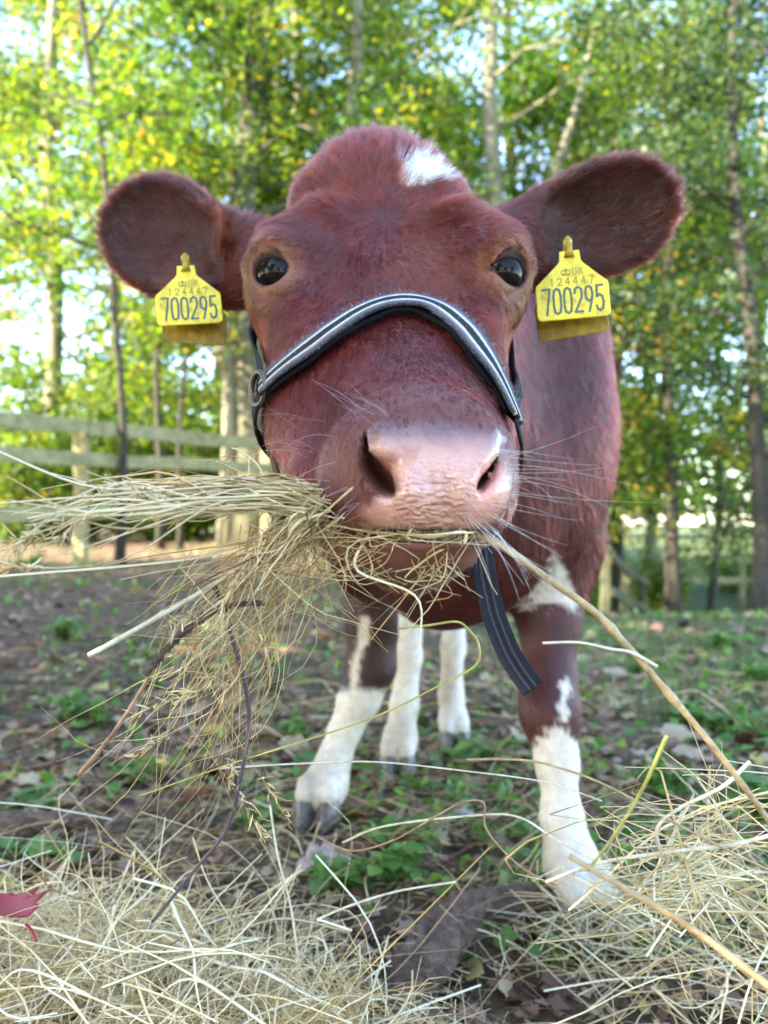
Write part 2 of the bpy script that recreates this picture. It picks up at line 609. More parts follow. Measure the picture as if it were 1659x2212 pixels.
def coat(p, n):
    """colour, hair length, hair direction, bare-skin weight"""
    N = len(p)
    q = pix(p)
    y = p[:, 1]; z = p[:, 2]
    wob = snoise(p, 220, 1) * 4 + snoise(p, 900, 2) * 2.5
    c = np.tile(RED, (N, 1))
    v = snoise(p, 40, 0) * 0.5 + snoise(p, 130, 3) * 0.35
    c = c * np.clip(1 + 0.42 * v, 0.4, 2)[:, None]
    # warmer face below the whorl, darker ears and legs
    c = mixc(c, np.array((0.125, 0.022, 0.0075)), 0.7 * soft(np.linalg.norm((q - (905, 580)) / (75, 75), axis=1) - 1, 0.8) * (y < 0.8))
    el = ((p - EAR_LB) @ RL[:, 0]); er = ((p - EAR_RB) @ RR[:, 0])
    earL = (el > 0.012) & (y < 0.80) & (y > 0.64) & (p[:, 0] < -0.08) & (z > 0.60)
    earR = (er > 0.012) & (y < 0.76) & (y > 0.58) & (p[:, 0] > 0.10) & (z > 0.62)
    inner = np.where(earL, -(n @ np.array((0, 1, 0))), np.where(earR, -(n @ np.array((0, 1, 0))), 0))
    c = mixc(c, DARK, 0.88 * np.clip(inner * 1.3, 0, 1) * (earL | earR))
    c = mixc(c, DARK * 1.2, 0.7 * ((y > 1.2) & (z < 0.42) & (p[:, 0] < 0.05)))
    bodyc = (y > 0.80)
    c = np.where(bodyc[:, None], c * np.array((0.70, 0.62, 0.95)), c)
    # white markings
    w = np.zeros(N)
    head = y < 0.80
    w = np.maximum(w, soft(poly_d(q + np.stack([wob, wob * 2], 1) * 0.7, [(860, 342), (878, 350), (905, 342), (935, 350), (968, 384), (974, 392), (940, 388), (905, 398), (872, 402), (862, 385)]), 9) * head)
    fr = (y > 0.86) & (y < 1.12) & (p[:, 0] > 0.14)
    w = np.maximum(w, soft(1590 - q[:, 1] + wob * 3 + 0.9 * np.abs(q[:, 0] - 1203) - 25, 16) * fr * (z < 0.35))
    w = np.maximum(w, soft(poly_d(q + wob[:, None], [(1205, 1470), (1222, 1460), (1235, 1485), (1222, 1510), (1232, 1545), (1215, 1560), (1205, 1530), (1212, 1500)]), 8) * fr)
    w = np.maximum(w, soft(poly_d(q + 1.6 * wob[:, None], [(1200, 1195), (1225, 1235), (1240, 1290), (1247, 1320), (1205, 1305), (1150, 1315), (1118, 1318), (1150, 1285), (1185, 1240)]), 14) * (y > 0.9) * (y < 1.3))
    fl = (y > 1.2) & (y < 1.42) & (p[:, 0] < 0.06) & (z < 0.5)
    w = np.maximum(w, soft(1492 - q[:, 1] + wob * 1.5, 14) * fl)
    w = np.maximum(w, soft(poly_d(q + wob[:, None], [(780, 1330), (800, 1335), (795, 1385), (778, 1420), (772, 1480), (755, 1500), (758, 1440), (772, 1390)]), 8) * fl)
    hind = (y > 1.45) & (z < 0.40)
    w = np.maximum(w, hind * 1.0)
    w = np.maximum(w, ((y > 1.2) & (z < 0.46) & (np.abs(p[:, 0] - BX) < 0.08)) * soft(z - 0.45, 0.02))
    c = mixc(c, WHITE, np.clip(w, 0, 1))
    # dirt on the lower legs
    c = mixc(c, np.array((0.28, 0.20, 0.12)), 0.55 * np.clip(snoise(p, 30, 5), 0, 1) * (z < 0.25))
    # round the eyes
    for e, d in ((EYE_L, EDL), (EYE_R, EDR)):
        r = np.linalg.norm(p - (e + d * 0.010), axis=1)
        c = mixc(c, TAN, 0.75 * np.clip(1 - (r - 0.016) / 0.016, 0, 1))
        c = mixc(c, np.array((0.24, 0.10, 0.055)), 0.6 * np.clip(1 - (r - 0.0165) / 0.004, 0, 1))
        c = mixc(c, np.array((0.03, 0.012, 0.010)), np.clip(1 - (r - 0.0145) / 0.0015, 0, 1))
    # muzzle
    mz = soft(np.linalg.norm((p - MZ) / (0.064, 0.060, 0.050), axis=1) - 1 + 0.05 * snoise(p, 90, 4), 0.35) * (y < 0.52)
    c = mixc(c, np.array((0.088, 0.020, 0.013)), 0.75 * mz)
    pad = [(792, 936), (850, 922), (930, 910), (1010, 922), (1074, 936), (1080, 985), (1092, 1030), (1085, 1085), (1060, 1125), (1040, 1142), (930, 1150), (830, 1146), (785, 1110), (830, 1078), (858, 1055), (848, 1020), (800, 975)]
    skin = soft(poly_d(q, pad) - 6 + wob * 0.8, 30) * (y < 0.47)
    c = mixc(c, PINK, skin * sstep0((q[:, 1] - 895 + wob * 2) / 115))
    c = mixc(c, PINK * np.array((1.1, 0.75, 0.75)), 0.8 * soft(np.linalg.norm((q - (1060, 1045)) / (38, 50), axis=1) - 1, 0.4) * (y < 0.47))
    # inside the nostrils
    sp_in = np.zeros(N)
    for e in (P(825, 1015, 0.425), P(1050, 1010, 0.415)):
        sp_in = np.maximum(sp_in, np.clip(1.5 - np.linalg.norm(p - e, axis=1) / 0.016, 0, 1))
    ins = sp_in * (y < 0.45) * (n[:, 1] > -0.35)
    c = mixc(c, np.array((0.060, 0.018, 0.014)), np.clip(ins, 0, 1))
    chin = soft(np.linalg.norm((p - P(888, 1180, 0.45)) / (0.05, 0.05, 0.03), axis=1) - 1, 0.3)
    c = mixc(c, np.array((0.20, 0.085, 0.060)), 0.8 * chin)  # chin skin darkened for the shade under the lip

    # hair length
    L = np.full(N, 0.0085)
    up = np.clip((400 - q[:, 1]) / 60, 0, 1) * head
    L = np.where(y > 0.78, 0.017, L)
    L = L + 0.005 * up + 0.005 * soft(np.linalg.norm((q - (850, 430)) / (150, 70), axis=1) - 1, 0.5) * head
    L = np.where(earL | earR, 0.011, L)
    L = np.where((y > 0.86) & (z < 0.42), 0.0065, L)
    L = np.where(w > 0.5, L * 1.25, L)
    L = L * (1 - 0.30 * mz) * (1 - np.clip(skin * (0.55 + 0.45 * np.clip((q[:, 1] - 915) / 45, 0, 1)), 0, 1))
    for e, d in ((EYE_L, EDL), (EYE_R, EDR)):
        r = np.linalg.norm(p - (e + d * 0.010), axis=1)
        L = L * np.clip((r - 0.0158) / 0.009, 0, 1)
    L = np.where(ins > 0.1, 0, L)
    L = np.where((z < 0.11) & (y > 0.8), L * np.clip((z - 0.065) / 0.04, 0, 1), L)
    L = np.where((z < 0.06) | (chin > 0.6), 0, L)

    # direction the hair grows in
    t = p - WH_C
    t = t / (np.linalg.norm(t, axis=1, keepdims=True) + 1e-9)
    fall = np.array((0, 0.35, -1.0))
    t = np.where((y > 0.80)[:, None], np.array((0.0, 0.55, -0.85)), t)
    t = np.where(((y > 0.86) & (z < 0.42))[:, None], np.array((0, 0, -1.0)), t)
    for m, R, c0 in ((earL, RL, P(354, 510, 0.715)), (earR, RR, P(1308, 470, 0.655))):
        fan = (p - c0) / 0.06
        t = np.where(m[:, None], R[:, 0] * 1.0 + fan * 0.7, t)
    # loose swirls
    sw = np.stack([snoise(p, 55, 1), snoise(p, 55, 2), snoise(p, 55, 3)], 1) + 0.6 * np.stack([snoise(p, 170, 4), snoise(p, 170, 5), snoise(p, 170, 6)], 1)
    near = np.clip(1.4 - np.linalg.norm(p - WH_C, axis=1) / 0.10, 0.25, 1.0)
    t = t + sw * (0.30 * near)[:, None]
    t = t - n * (t * n).sum(1, keepdims=True)
    t = t / (np.linalg.norm(t, axis=1, keepdims=True) + 1e-9)
    return c, L, t, skin, w, (earL | earR)


cc, cL, ct, cskin, cw, cear = coat(CV, CN)

mc = M('calf_skin')
at = mc.n('ShaderNodeAttribute', attribute_name='coat')
sk = mc.n('ShaderNodeAttribute', attribute_name='skin')
geo = mc.n('ShaderNodeTexCoord')
nz = mc.noise(900, 4, 0.6, geo.outputs['Object'])
mp = mc.n('ShaderNodeMapping'); mp.inputs['Scale'].default_value = (190, 190, 430)
mc.l(geo.outputs['Object'], mp.inputs[0])
wn0 = mc.noise(120, 3, 0.6, geo.outputs['Object'])
mxv = mc.n('ShaderNodeMix', data_type='VECTOR'); mxv.inputs[0].default_value = 0.012
dis = mc.n('ShaderNodeVectorMath', operation='MULTIPLY_ADD'); dis.inputs[1].default_value = (2.2, 2.2, 2.2)
mc.l(wn0.outputs['Color'], dis.inputs[0]); mc.l(mp.outputs[0], dis.inputs[2])
vo = mc.n('ShaderNodeTexVoronoi', feature='SMOOTH_F1'); vo.inputs['Scale'].default_value = 1.0
vo.inputs['Smoothness'].default_value = 0.35
mc.l(dis.outputs[0], vo.inputs['Vector'])
ssk = mc.n('ShaderNodeSeparateColor'); mc.l(sk.outputs['Color'], ssk.inputs[0])
hm = mc.n('ShaderNodeMath', operation='MULTIPLY'); mc.l(vo.outputs['Distance'], hm.inputs[0]); mc.l(ssk.outputs[1], hm.inputs[1])
hneg = mc.n('ShaderNodeMath', operation='MULTIPLY'); hneg.inputs[1].default_value = -1.0; mc.l(hm.outputs[0], hneg.inputs[0])
hfine = mc.n('ShaderNodeMath', operation='MULTIPLY'); mc.l(nz.outputs[0], hfine.inputs[0]); mc.l(ssk.outputs[0], hfine.inputs[1])
hsum = mc.n('ShaderNodeMath', operation='MULTIPLY_ADD'); hsum.inputs[1].default_value = 0.35
mc.l(hfine.outputs[0], hsum.inputs[0]); mc.l(hneg.outputs[0], hsum.inputs[2])
mc.bump(hsum.outputs[0], 1.0, 0.0027)
# blotchy pink
hs = mc.n('ShaderNodeMix', data_type='RGBA', blend_type='MULTIPLY'); hs.inputs[0].default_value = 0.5
mc.l(at.outputs['Color'], hs.inputs[6])
blot = mc.ramp(mc.noise(70, 5, 0.65, geo.outputs['Object']).outputs[0], [(0.35, (0.72, 0.55, 0.50)), (0.6, (1.1, 1.05, 1.0))])
mc.l(blot, hs.inputs[7])
mc.l(hs.outputs[2], mc.b.inputs['Base Color'])
rg = mc.n('ShaderNodeMapRange'); rg.inputs['To Min'].default_value = 0.62; rg.inputs['To Max'].default_value = 0.22
mc.l(ssk.outputs[0], rg.inputs[0]); mc.l(rg.outputs[0], mc.b.inputs['Roughness'])
sss = mc.n('ShaderNodeMath', operation='MULTIPLY'); sss.inputs[1].default_value = 0.25
mc.l(ssk.outputs[0], sss.inputs[0]); mc.l(sss.outputs[0], mc.b.inputs['Subsurface Weight'])
mc.l(ssk.outputs[0], mc.b.inputs['Coat Weight']); mc.b.inputs['Coat Roughness'].default_value = 0.10
mc.b.inputs['Subsurface Radius'].default_value = (1.0, 0.35, 0.2)
mc.b.inputs['Subsurface Scale'].default_value = 0.004
calf = mesh_obj('calf', CV, CF, mc.m, smooth=True)
mz_ = soft(np.linalg.norm((CV - MZ) / (0.064, 0.060, 0.050), axis=1) - 1 + 0.05 * snoise(CV, 90, 4), 0.35) * (CV[:, 1] < 0.52)
bare = np.clip(mz_ * (1 - cskin) * (CN[:, 1] < 0.5), 0, 1) * (cc.sum(1) > 0.09)
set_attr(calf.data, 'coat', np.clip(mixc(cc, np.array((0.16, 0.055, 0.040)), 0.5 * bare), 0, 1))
_q = pix(CV)
wr_ = cskin * (CV[:, 1] < 0.47) * (0.12 + 0.88 * np.clip((_q[:, 1] - 985) / 60, 0, 1) * np.clip(1.5 - np.abs(_q[:, 0] - 935) / 75, 0, 1))
set_attr(calf.data, 'skin', np.stack([np.clip(cskin * (CV[:, 1] < 0.47), 0, 1), np.clip(wr_, 0, 1), 0 * wr_], 1))
tag(calf, 'red-brown calf with white lower legs and a white star, chewing hay', 'calf')


def hair_mat(name, rough=0.24, radial=0.30, coat_w=0.15):
    m = bpy.data.materials.new(name)
    m.use_nodes = True
    t = m.node_tree
    t.nodes.clear()
    out = t.nodes.new('ShaderNodeOutputMaterial')
    h = t.nodes.new('ShaderNodeBsdfHairPrincipled')
    h.parametrization = 'COLOR'
    h.inputs['IOR'].default_value = 1.55
    a = t.nodes.new('ShaderNodeAttribute'); a.attribute_name = 'coat'
    t.links.new(a.outputs['Color'], h.inputs['Color'])
    h.inputs['Roughness'].default_value = rough
    h.inputs['Radial Roughness'].default_value = radial
    if 'Coat' in h.inputs:
        h.inputs['Coat'].default_value = coat_w
    t.links.new(h.outputs[0], out.inputs['Surface'])
    return m


def hair_obj(name, pts, rad, col, mat, parent):
    """pts (n, k, 3) strands; rad (n, k); col (n, 3)"""
    n, k = pts.shape[:2]
    hc = bpy.data.hair_curves.new(name)
    hc.add_curves([k] * n)
    hc.attributes['position'].data.foreach_set('vector', np.ascontiguousarray(pts, np.float32).ravel())
    ra = hc.attributes.get('radius') or hc.attributes.new('radius', 'FLOAT', 'POINT')
    ra.data.foreach_set('value', np.ascontiguousarray(rad, np.float32).ravel())
    ca = hc.attributes.new('coat', 'FLOAT_COLOR', 'CURVE')
    v = np.ones((n, 4), np.float32); v[:, :3] = col
    ca.data.foreach_set('color', v.ravel())
    hc.materials.append(mat)
    return link(name, hc, parent)


def scatter(V, F, wv, total):
    """random points on the quads: face ids and corner weights"""
    a, b, c_, d = (V[F[:, i]] for i in range(4))
    ar = 0.5 * np.linalg.norm(np.cross(c_ - a, d - b), axis=1) * wv[F].mean(1)
    f = rng.choice(len(F), total, p=ar / ar.sum())
    u, v = rng.random(total), rng.random(total)
    return f, np.stack([(1 - u) * (1 - v), u * (1 - v), u * v, (1 - u) * v], 1)


def grow(total, sel_w, rad0, k=5, lift=0.34):
    f, w4 = scatter(CV, CF, sel_w, total)
    idx = CF[f]

    def it(A):
        return (A[idx] * w4[..., None]).sum(1) if A.ndim == 2 else (A[idx] * w4).sum(1)
    p, n, t, L, col = it(CV), it(CN), it(ct), it(cL), it(cc)
    n /= np.linalg.norm(n, axis=1, keepdims=True)
    L = L * rng.uniform(0.6, 1.25, total)
    ok = L > 0.0012
    p, n, t, L, col = p[ok], n[ok], t[ok], L[ok], col[ok]
    m = len(p)
    t = t + rng.normal(0, 0.11, (m, 3)) + n * rng.normal(0, 0.06, m)[:, None]
    # strands gather into small locks
    cs = np.where(L > 0.010, 0.0075, 0.0048)[:, None]
    cell = np.floor(p / cs)
    hsh = np.stack([np.modf(np.abs(np.sin(cell @ np.array(kk)) * 43758.5453))[0] for kk in ((12.9898, 78.233, 37.719), (39.346, 11.135, 83.155), (73.156, 52.235, 9.151))], 1)
    cen = (cell + 0.25 + 0.5 * hsh) * cs
    pull = (cen - p)
    pull -= n * (pull * n).sum(1, keepdims=True)
    lockdir = (hsh - 0.5) * np.where(p[:, 1] > 0.80, 0.2, 0.5)[:, None]
    lockdir -= n * (lockdir * n).sum(1, keepdims=True)
    lf = lift * rng.uniform(0.6, 1.3, m) * (1 + 0.5 * (hsh[:, 0] - 0.5))
    s = np.linspace(0, 1, k)
    pts = np.empty((m, k, 3)); rad = np.empty((m, k))
    for i, si in enumerate(s):
        pts[:, i] = p - n * 0.0006 + (t + lockdir) * (L * si)[:, None] + n * (L * lf * si * (1 - 0.35 * si))[:, None] + pull * (np.where(p[:, 1] > 0.80, 0.25, 0.7)[:, None] * si ** 1.5)
        rad[:, i] = rad0 * (1 - 0.8 * si ** 1.5)
    lockv = (1 + np.where(p[:, 1] > 0.80, 0.35, 0.9) * (hsh[:, 1] - 0.5)) * (1 + 0.25 * snoise(p, 120, 2))
    col = col * (rng.uniform(0.72, 1.3, m) * lockv)[:, None]
    return pts, rad, np.clip(col, 0, 0.95)


to_cam = np.array((0, 0, CAM_H)) - CV
to_cam /= np.linalg.norm(to_cam, axis=1, keepdims=True)
vis = np.clip(((CN * to_cam).sum(1) + 0.45) * 2, 0, 1)
headw = vis * (CV[:, 1] < 0.82) * (cL > 0.001)
earw = cear.astype(float) * vis
bodyw = vis * (CV[:, 1] >= 0.80)
fur_m = hair_mat('calf_hair')
NH = 210000
A = grow(NH, headw * (0.75 + 0.4 * cear), 0.00019, lift=0.16)
B = grow(int(NH * 0.52), bodyw, 0.00036, lift=0.11)
hair_obj('coat_fur', *[np.concatenate(q) for q in zip(A, B)], fur_m, calf)

# longer tufts on the rim of the ears and the poll
rimw = cear * np.clip(1 - np.abs((CN * to_cam).sum(1)) * 1.6, 0, 1) + 0.8 * (CV[:, 1] < 0.82) * np.clip((345 - pix(CV)[:, 1]) / 30, 0, 1)
cL0 = cL.copy(); cL = np.where(cear, 0.015, 0.018)
C = grow(9000, rimw * (cL0 > 0.001), 0.00015, k=6, lift=0.4)
hair_obj('long_fur', *C, fur_m, calf)
cL = cL0

# whiskers
wp = []; wr = []; wc = []
for (x0, y0, x1, y1, num, dx, dy, lm) in ((1060, 960, 1100, 1110, 17, 1.0, 0.12, 0.050), (1000, 1105, 1075, 1135, 14, 0.9, 0.75, 0.042), (620, 900, 740, 1060, 18, -1.0, -0.12, 0.036),
                                          (830, 1132, 1000, 1146, 22, 0.05, 1.0, 0.007), (640, 1040, 780, 1110, 10, -0.9, 0.45, 0.025), (760, 880, 850, 930, 7, -0.9, -0.5, 0.03)):
    for _ in range(num):
        h = march(random.uniform(x0, x1), random.uniform(y0, y1), 0.30, 0.7)
        if h is None:
            continue
        n = grad(h[None], 0.002)[0]
        L = lm * random.uniform(0.5, 1.25)
        d = np.array((dx, -0.25, -dy)) + rng.normal(0, 0.22, 3) + n * 0.5
        d /= np.linalg.norm(d)
        sag = rng.normal(0, 0.18, 3) + np.array((0, 0, -0.15))
        s = np.linspace(0, 1, 8)[:, None]
        wp.append(h + d * L * s + sag * L * s ** 2)
        wr.append(0.00016 * (1 - 0.7 * s[:, 0]))
        wc.append((0.75, 0.72, 0.70))
hair_obj('whiskers', np.array(wp), np.array(wr), np.array(wc), hair_mat('whisker_hair', 0.25), calf)

# lashes
wp = []; wr = []; wc = []
for c, d, s in ((EYE_L, EDL, -1), (EYE_R, EDR, 1)):
    up = np.array((s * 0.30, 0.0, 1.0)); w = np.cross(up, d); w /= np.linalg.norm(w); u2 = np.cross(d, w)
    for _ in range(90):
        a = random.uniform(0.15, 0.95) * math.pi
        r0 = c + d * 0.0115 + w * math.cos(a) * 0.0160 + u2 * abs(math.sin(a)) * 0.0142 * (1 if u2[2] > 0 else -1)
        o = (r0 - c); o /= np.linalg.norm(o)
        dr = d * 0.75 + o * 0.35 + np.array((s * 0.35, 0, -0.35)) + rng.normal(0, 0.12, 3)
        L = random.uniform(0.006, 0.012)
        t_ = np.linspace(0, 1, 5)[:, None]
        wp.append(r0 + dr * L * t_ + np.array((0, 0, 0.25)) * L * t_ ** 2); wr.append(0.00026 * (1 - 0.7 * t_[:, 0])); wc.append((0.035, 0.014, 0.010))
hair_obj('eyelashes', np.array(wp), np.array(wr), np.array(wc), fur_m, calf)

# eyes
import bmesh
me_m = M('eye_dark')
tc = me_m.n('ShaderNodeTexCoord')
sepn = me_m.noise(240, 3, 0.6, tc.outputs['Object'])
me_m.l(me_m.ramp(sepn.outputs[0], [(0.3, (0.004, 0.003, 0.004)), (0.75, (0.016, 0.009, 0.008))]), me_m.b.inputs['Base Color'])
me_m.set(Roughness=0.03, Specular_IOR_Level=0.18)
for c in (EYE_L, EYE_R):
    bm = bmesh.new()
    bmesh.ops.create_uvsphere(bm, u_segments=40, v_segments=24, radius=ER)
    me = bpy.data.meshes.new('eye'); bm.to_mesh(me); bm.free()
    me.polygons.foreach_set('use_smooth', [True] * len(me.polygons))
    me.materials.append(me_m.m)
    link('eye', me, calf).location = tuple(c)

# hooves: two claws to a foot
hm_ = M('hoof_horn')
hm_.l(hm_.ramp(hm_.noise(160, 5, 0.6, hm_.n('ShaderNodeTexCoord').outputs['Object']).outputs[0], [(0.3, (0.05, 0.04, 0.033)), (0.7, (0.17, 0.14, 0.115))]), hm_.b.inputs['Base Color'])
hm_.set(Roughness=0.45)


def claw(c, f, s, q, w, zb):
    V = []; Fc = []
    nseg = 16
    for j, (hh, sc, fw) in enumerate(((0.0, 1.25, 1.45), (0.014, 1.20, 1.30), (0.032, 1.10, 1.08), (0.044, 0.95, 0.86), (0.050, 0.6, 0.5))):
        for i in range(nseg):
            a = 2 * math.pi * i / nseg
            ca, sa = math.cos(a), math.sin(a)
            ln = (0.030 if ca > 0 else 0.017) * fw
            pt = c + s * q * w * 0.41 + f * (0.008 + ca * ln) + s * (sa * w * 0.40 * sc * (1 - 0.35 * max(0, ca)))
            V.append((pt[0], pt[1], zb + hh * (1 - 0.25 * max(0, -ca))))
        if j:
            for i in range(nseg):
                Fc.append(((j - 1) * nseg + i, (j - 1) * nseg + (i + 1) % nseg, j * nseg + (i + 1) % nseg, j * nseg + i))
    Fc.append(tuple(range(nseg))[::-1]); Fc.append(tuple(range(4 * nseg, 5 * nseg)))
    mesh_obj('hoof', V, Fc, hm_.m, calf, smooth=True)


HOOVES = []
for c, fw, w in ((FRH, (0.25, -1), 0.045), (FLH, (-0.15, -1), 0.046), (HLH, (0, -1), 0.044), (HRH, (0.05, -1), 0.042)):
    f = np.array((fw[0], fw[1], 0.0)); f /= np.linalg.norm(f)
    s_ = np.array((f[1], -f[0], 0))
    HOOVES.append(c)
    for q in (-1, 1):
        claw(c, f, s_, q, w, c[2] - 0.032)
print('calf built; hoof heights', [round(float(c[2]), 3) for c in HOOVES])
# ------------------------------------------------------------------ halter and ear tags
def smooth_path(pts, n):
    pts = np.asarray(pts, float)
    d = np.r_[0, np.cumsum(np.linalg.norm(np.diff(pts, axis=0), axis=1))]
    t = np.linspace(0, d[-1], n)
    out = np.stack([np.interp(t, d, pts[:, i]) for i in range(pts.shape[1])], 1)
    for _ in range(max(2, n // 12)):
        out[1:-1] = out[1:-1] * 0.5 + (out[:-2] + out[2:]) * 0.25
    return out


def to_surface(p, off):
    p = np.asarray(p, float).copy()
    for _ in range(8):
        p = p - grad(p, 0.003) * (sdf(p) - off)[:, None] * 0.9
    return p


def strap(name, path, nrm, width, thick, mat, parent, taper=None):
    """flat webbing along a path; nrm: outward normals"""
    n = len(path)
    T = np.gradient(path, axis=0); T /= np.linalg.norm(T, axis=1, keepdims=True)
    N = nrm - T * (nrm * T).sum(1, keepdims=True); N /= np.linalg.norm(N, axis=1, keepdims=True)
    W = np.cross(T, N)
    prof = [(-1, 0.0), (-0.96, 0.5), (-0.6, 0.62), (0, 0.66), (0.6, 0.62), (0.96, 0.5), (1, 0.0), (0.96, -0.5), (0, -0.5), (-0.96, -0.5)]
    k = len(prof)
    V = []; uv = []
    ln = np.r_[0, np.cumsum(np.linalg.norm(np.diff(path, axis=0), axis=1))]
    for i in range(n):
        wd = width if taper is None else width * taper[i]
        for (a, b) in prof:
            V.append(path[i] + W[i] * a * wd / 2 + N[i] * b * thick)
            uv.append(((a + 1) / 2, ln[i]))
    F = []
    for i in range(n - 1):
        for j in range(k):
            F.append((i * k + j, i * k + (j + 1) % k, (i + 1) * k + (j + 1) % k, (i + 1) * k + j))
    F.append(tuple(range(k))[::-1]); F.append(tuple(range((n - 1) * k, n * k)))
    o = mesh_obj(name, V, F, mat, parent, smooth=True)
    ul = o.data.uv_layers.new(name='UVMap')
    li = np.zeros(len(o.data.loops), np.int32); o.data.loops.foreach_get('vertex_index', li)
    ul.data.foreach_set('uv', np.array(uv, np.float32)[li].ravel())
    return o, W, N


def web_mat(name, stops, rough=0.85):
    m = M(name)
    uv = m.n('ShaderNodeUVMap', uv_map='UVMap')
    sep = m.n('ShaderNodeSeparateXYZ'); m.l(uv.outputs[0], sep.inputs[0])
    tx = m.n('ShaderNodeTexCoord')
    nz = m.noise(600, 3, 0.7, tx.outputs['Object'])
    ad = m.n('ShaderNodeMath', operation='MULTIPLY_ADD'); ad.inputs[1].default_value = 0.09
    m.l(nz.outputs[0], ad.inputs[0])
    sh = m.n('ShaderNodeMath', operation='SUBTRACT'); sh.inputs[1].default_value = 0.045
    m.l(sep.outputs[0], sh.inputs[0]); m.l(sh.outputs[0], ad.inputs[2])
    col = m.ramp(ad.outputs[0], stops)
    wv = m.n('ShaderNodeTexWave', wave_type='BANDS', bands_direction='Y'); wv.inputs['Scale'].default_value = 260; wv.inputs['Distortion'].default_value = 1.5
    m.l(uv.outputs[0], wv.inputs['Vector'])
    mx = m.n('ShaderNodeMix', data_type='RGBA', blend_type='MULTIPLY'); mx.inputs[0].default_value = 0.55
    m.l(col, mx.inputs[6])
    m.l(m.ramp(wv.outputs[0], [(0.1, (0.45, 0.45, 0.45)), (0.7, (1, 1, 1))]), mx.inputs[7])
    m.l(mx.outputs[2], m.b.inputs['Base Color'])
    ad2 = m.n('ShaderNodeMath', operation='ADD'); m.l(wv.outputs[0], ad2.inputs[0]); m.l(nz.outputs[0], ad2.inputs[1])
    m.bump(ad2.outputs[0], 0.5, 0.0008)
    m.set(Roughness=rough, Sheen_Weight=0.0, Specular_IOR_Level=0.12)
    return m.m


GREY, PALE, BLK = (0.16, 0.15, 0.17), (0.62, 0.60, 0.57), (0.036, 0.040, 0.042)
MAUVE = (0.24, 0.20, 0.22)
w_band = web_mat('halter_webbing', [(0.0, (0.06, 0.06, 0.075)), (0.12, (0.15, 0.14, 0.18)), (0.18, (0.17, 0.16, 0.19)), (0.22, PALE), (0.31, PALE), (0.35, BLK), (0.60, BLK), (0.64, PALE), (0.72, PALE), (0.76, MAUVE), (0.88, (0.14, 0.125, 0.14)), (1.0, (0.05, 0.05, 0.055))])
w_tail = web_mat('strap_webbing', [(0.0, (0.02, 0.02, 0.024)), (0.28, (0.025, 0.022, 0.028)), (0.34, (0.09, 0.08, 0.09)), (0.42, (0.02, 0.02, 0.022)), (0.56, (0.02, 0.02, 0.022)), (0.64, (0.09, 0.08, 0.09)), (0.72, (0.022, 0.022, 0.03)), (1.0, (0.05, 0.05, 0.07))])
halter = empty('halter', tuple(march(870, 662)))
tag(halter, 'grey and black striped webbing halter round the calf nose', 'halter')


def hparent(o):
    o.parent = halter
    o.matrix_parent_inverse = Matrix.Translation(-Vector(halter.location))


band_px = [(584, 846), (600, 826), (640, 796), (700, 754), (760, 710), (812, 678), (850, 664), (885, 663), (925, 674), (968, 702), (1012, 752), (1046, 806), (1072, 862), (1090, 912)]
bp = [march(a, b) for a, b in band_px]
bp = smooth_path(bp, 70)
bp = to_surface(bp, 0.0080)
for _ in range(9):
    bp[2:-2] = (bp[:-4] + bp[1:-3] + bp[2:-2] + bp[3:-1] + bp[4:]) / 5
    dd_ = sdf(bp); bp = bp + grad(bp, 0.004) * np.clip(0.0060 - dd_, 0, 0.01)[:, None]
nb = grad(bp, 0.006)
nb = nb + np.array((0, 0.0, 0.15))
band, Wb, Nb = strap('noseband', bp, nb, 0.0192, 0.0024, w_band, None)
hparent(band)
shade_m = M('band_shade_black').set(Base_Color=(0.006, 0.006, 0.008, 1), Roughness=0.95, Specular_IOR_Level=0.1)  # black strip added to give the shaded gap under the noseband
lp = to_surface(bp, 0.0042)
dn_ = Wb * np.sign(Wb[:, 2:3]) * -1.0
lo_, *_ = strap('shade_strip', lp[1:-1] + dn_[1:-1] * 0.0024, nb[1:-1], 0.0205, 0.0022, shade_m.m, None); lo_.parent = band
# fuzz on the band's edges
fz = []; fr_ = []; fc = []
for _ in range(1300):
    i = random.randrange(1, len(bp) - 1)
    e = random.choice((-1, 1, random.uniform(-1, 1)))
    r0 = bp[i] + (bp[i + 1] - bp[i]) * random.random() + Wb[i] * e * 0.0092 + Nb[i] * 0.0011
    d = Wb[i] * (e * 0.8 + random.gauss(0, 0.4)) + Nb[i] * random.uniform(0.1, 0.8) + rng.normal(0, 0.35, 3)
    s = np.linspace(0, 1, 3)[:, None]
    fz.append(r0 + d * 0.0026 * random.uniform(0.5, 1.3) * s); fr_.append(0.00010 * (1 - 0.5 * s[:, 0])); fc.append(np.array((0.06, 0.055, 0.07)) * random.uniform(0.4, 1.8))
fo = hair_obj('webbing_fuzz', np.array(fz), np.array(fr_), np.array(fc), hair_mat('fuzz_hair', 0.5), band)

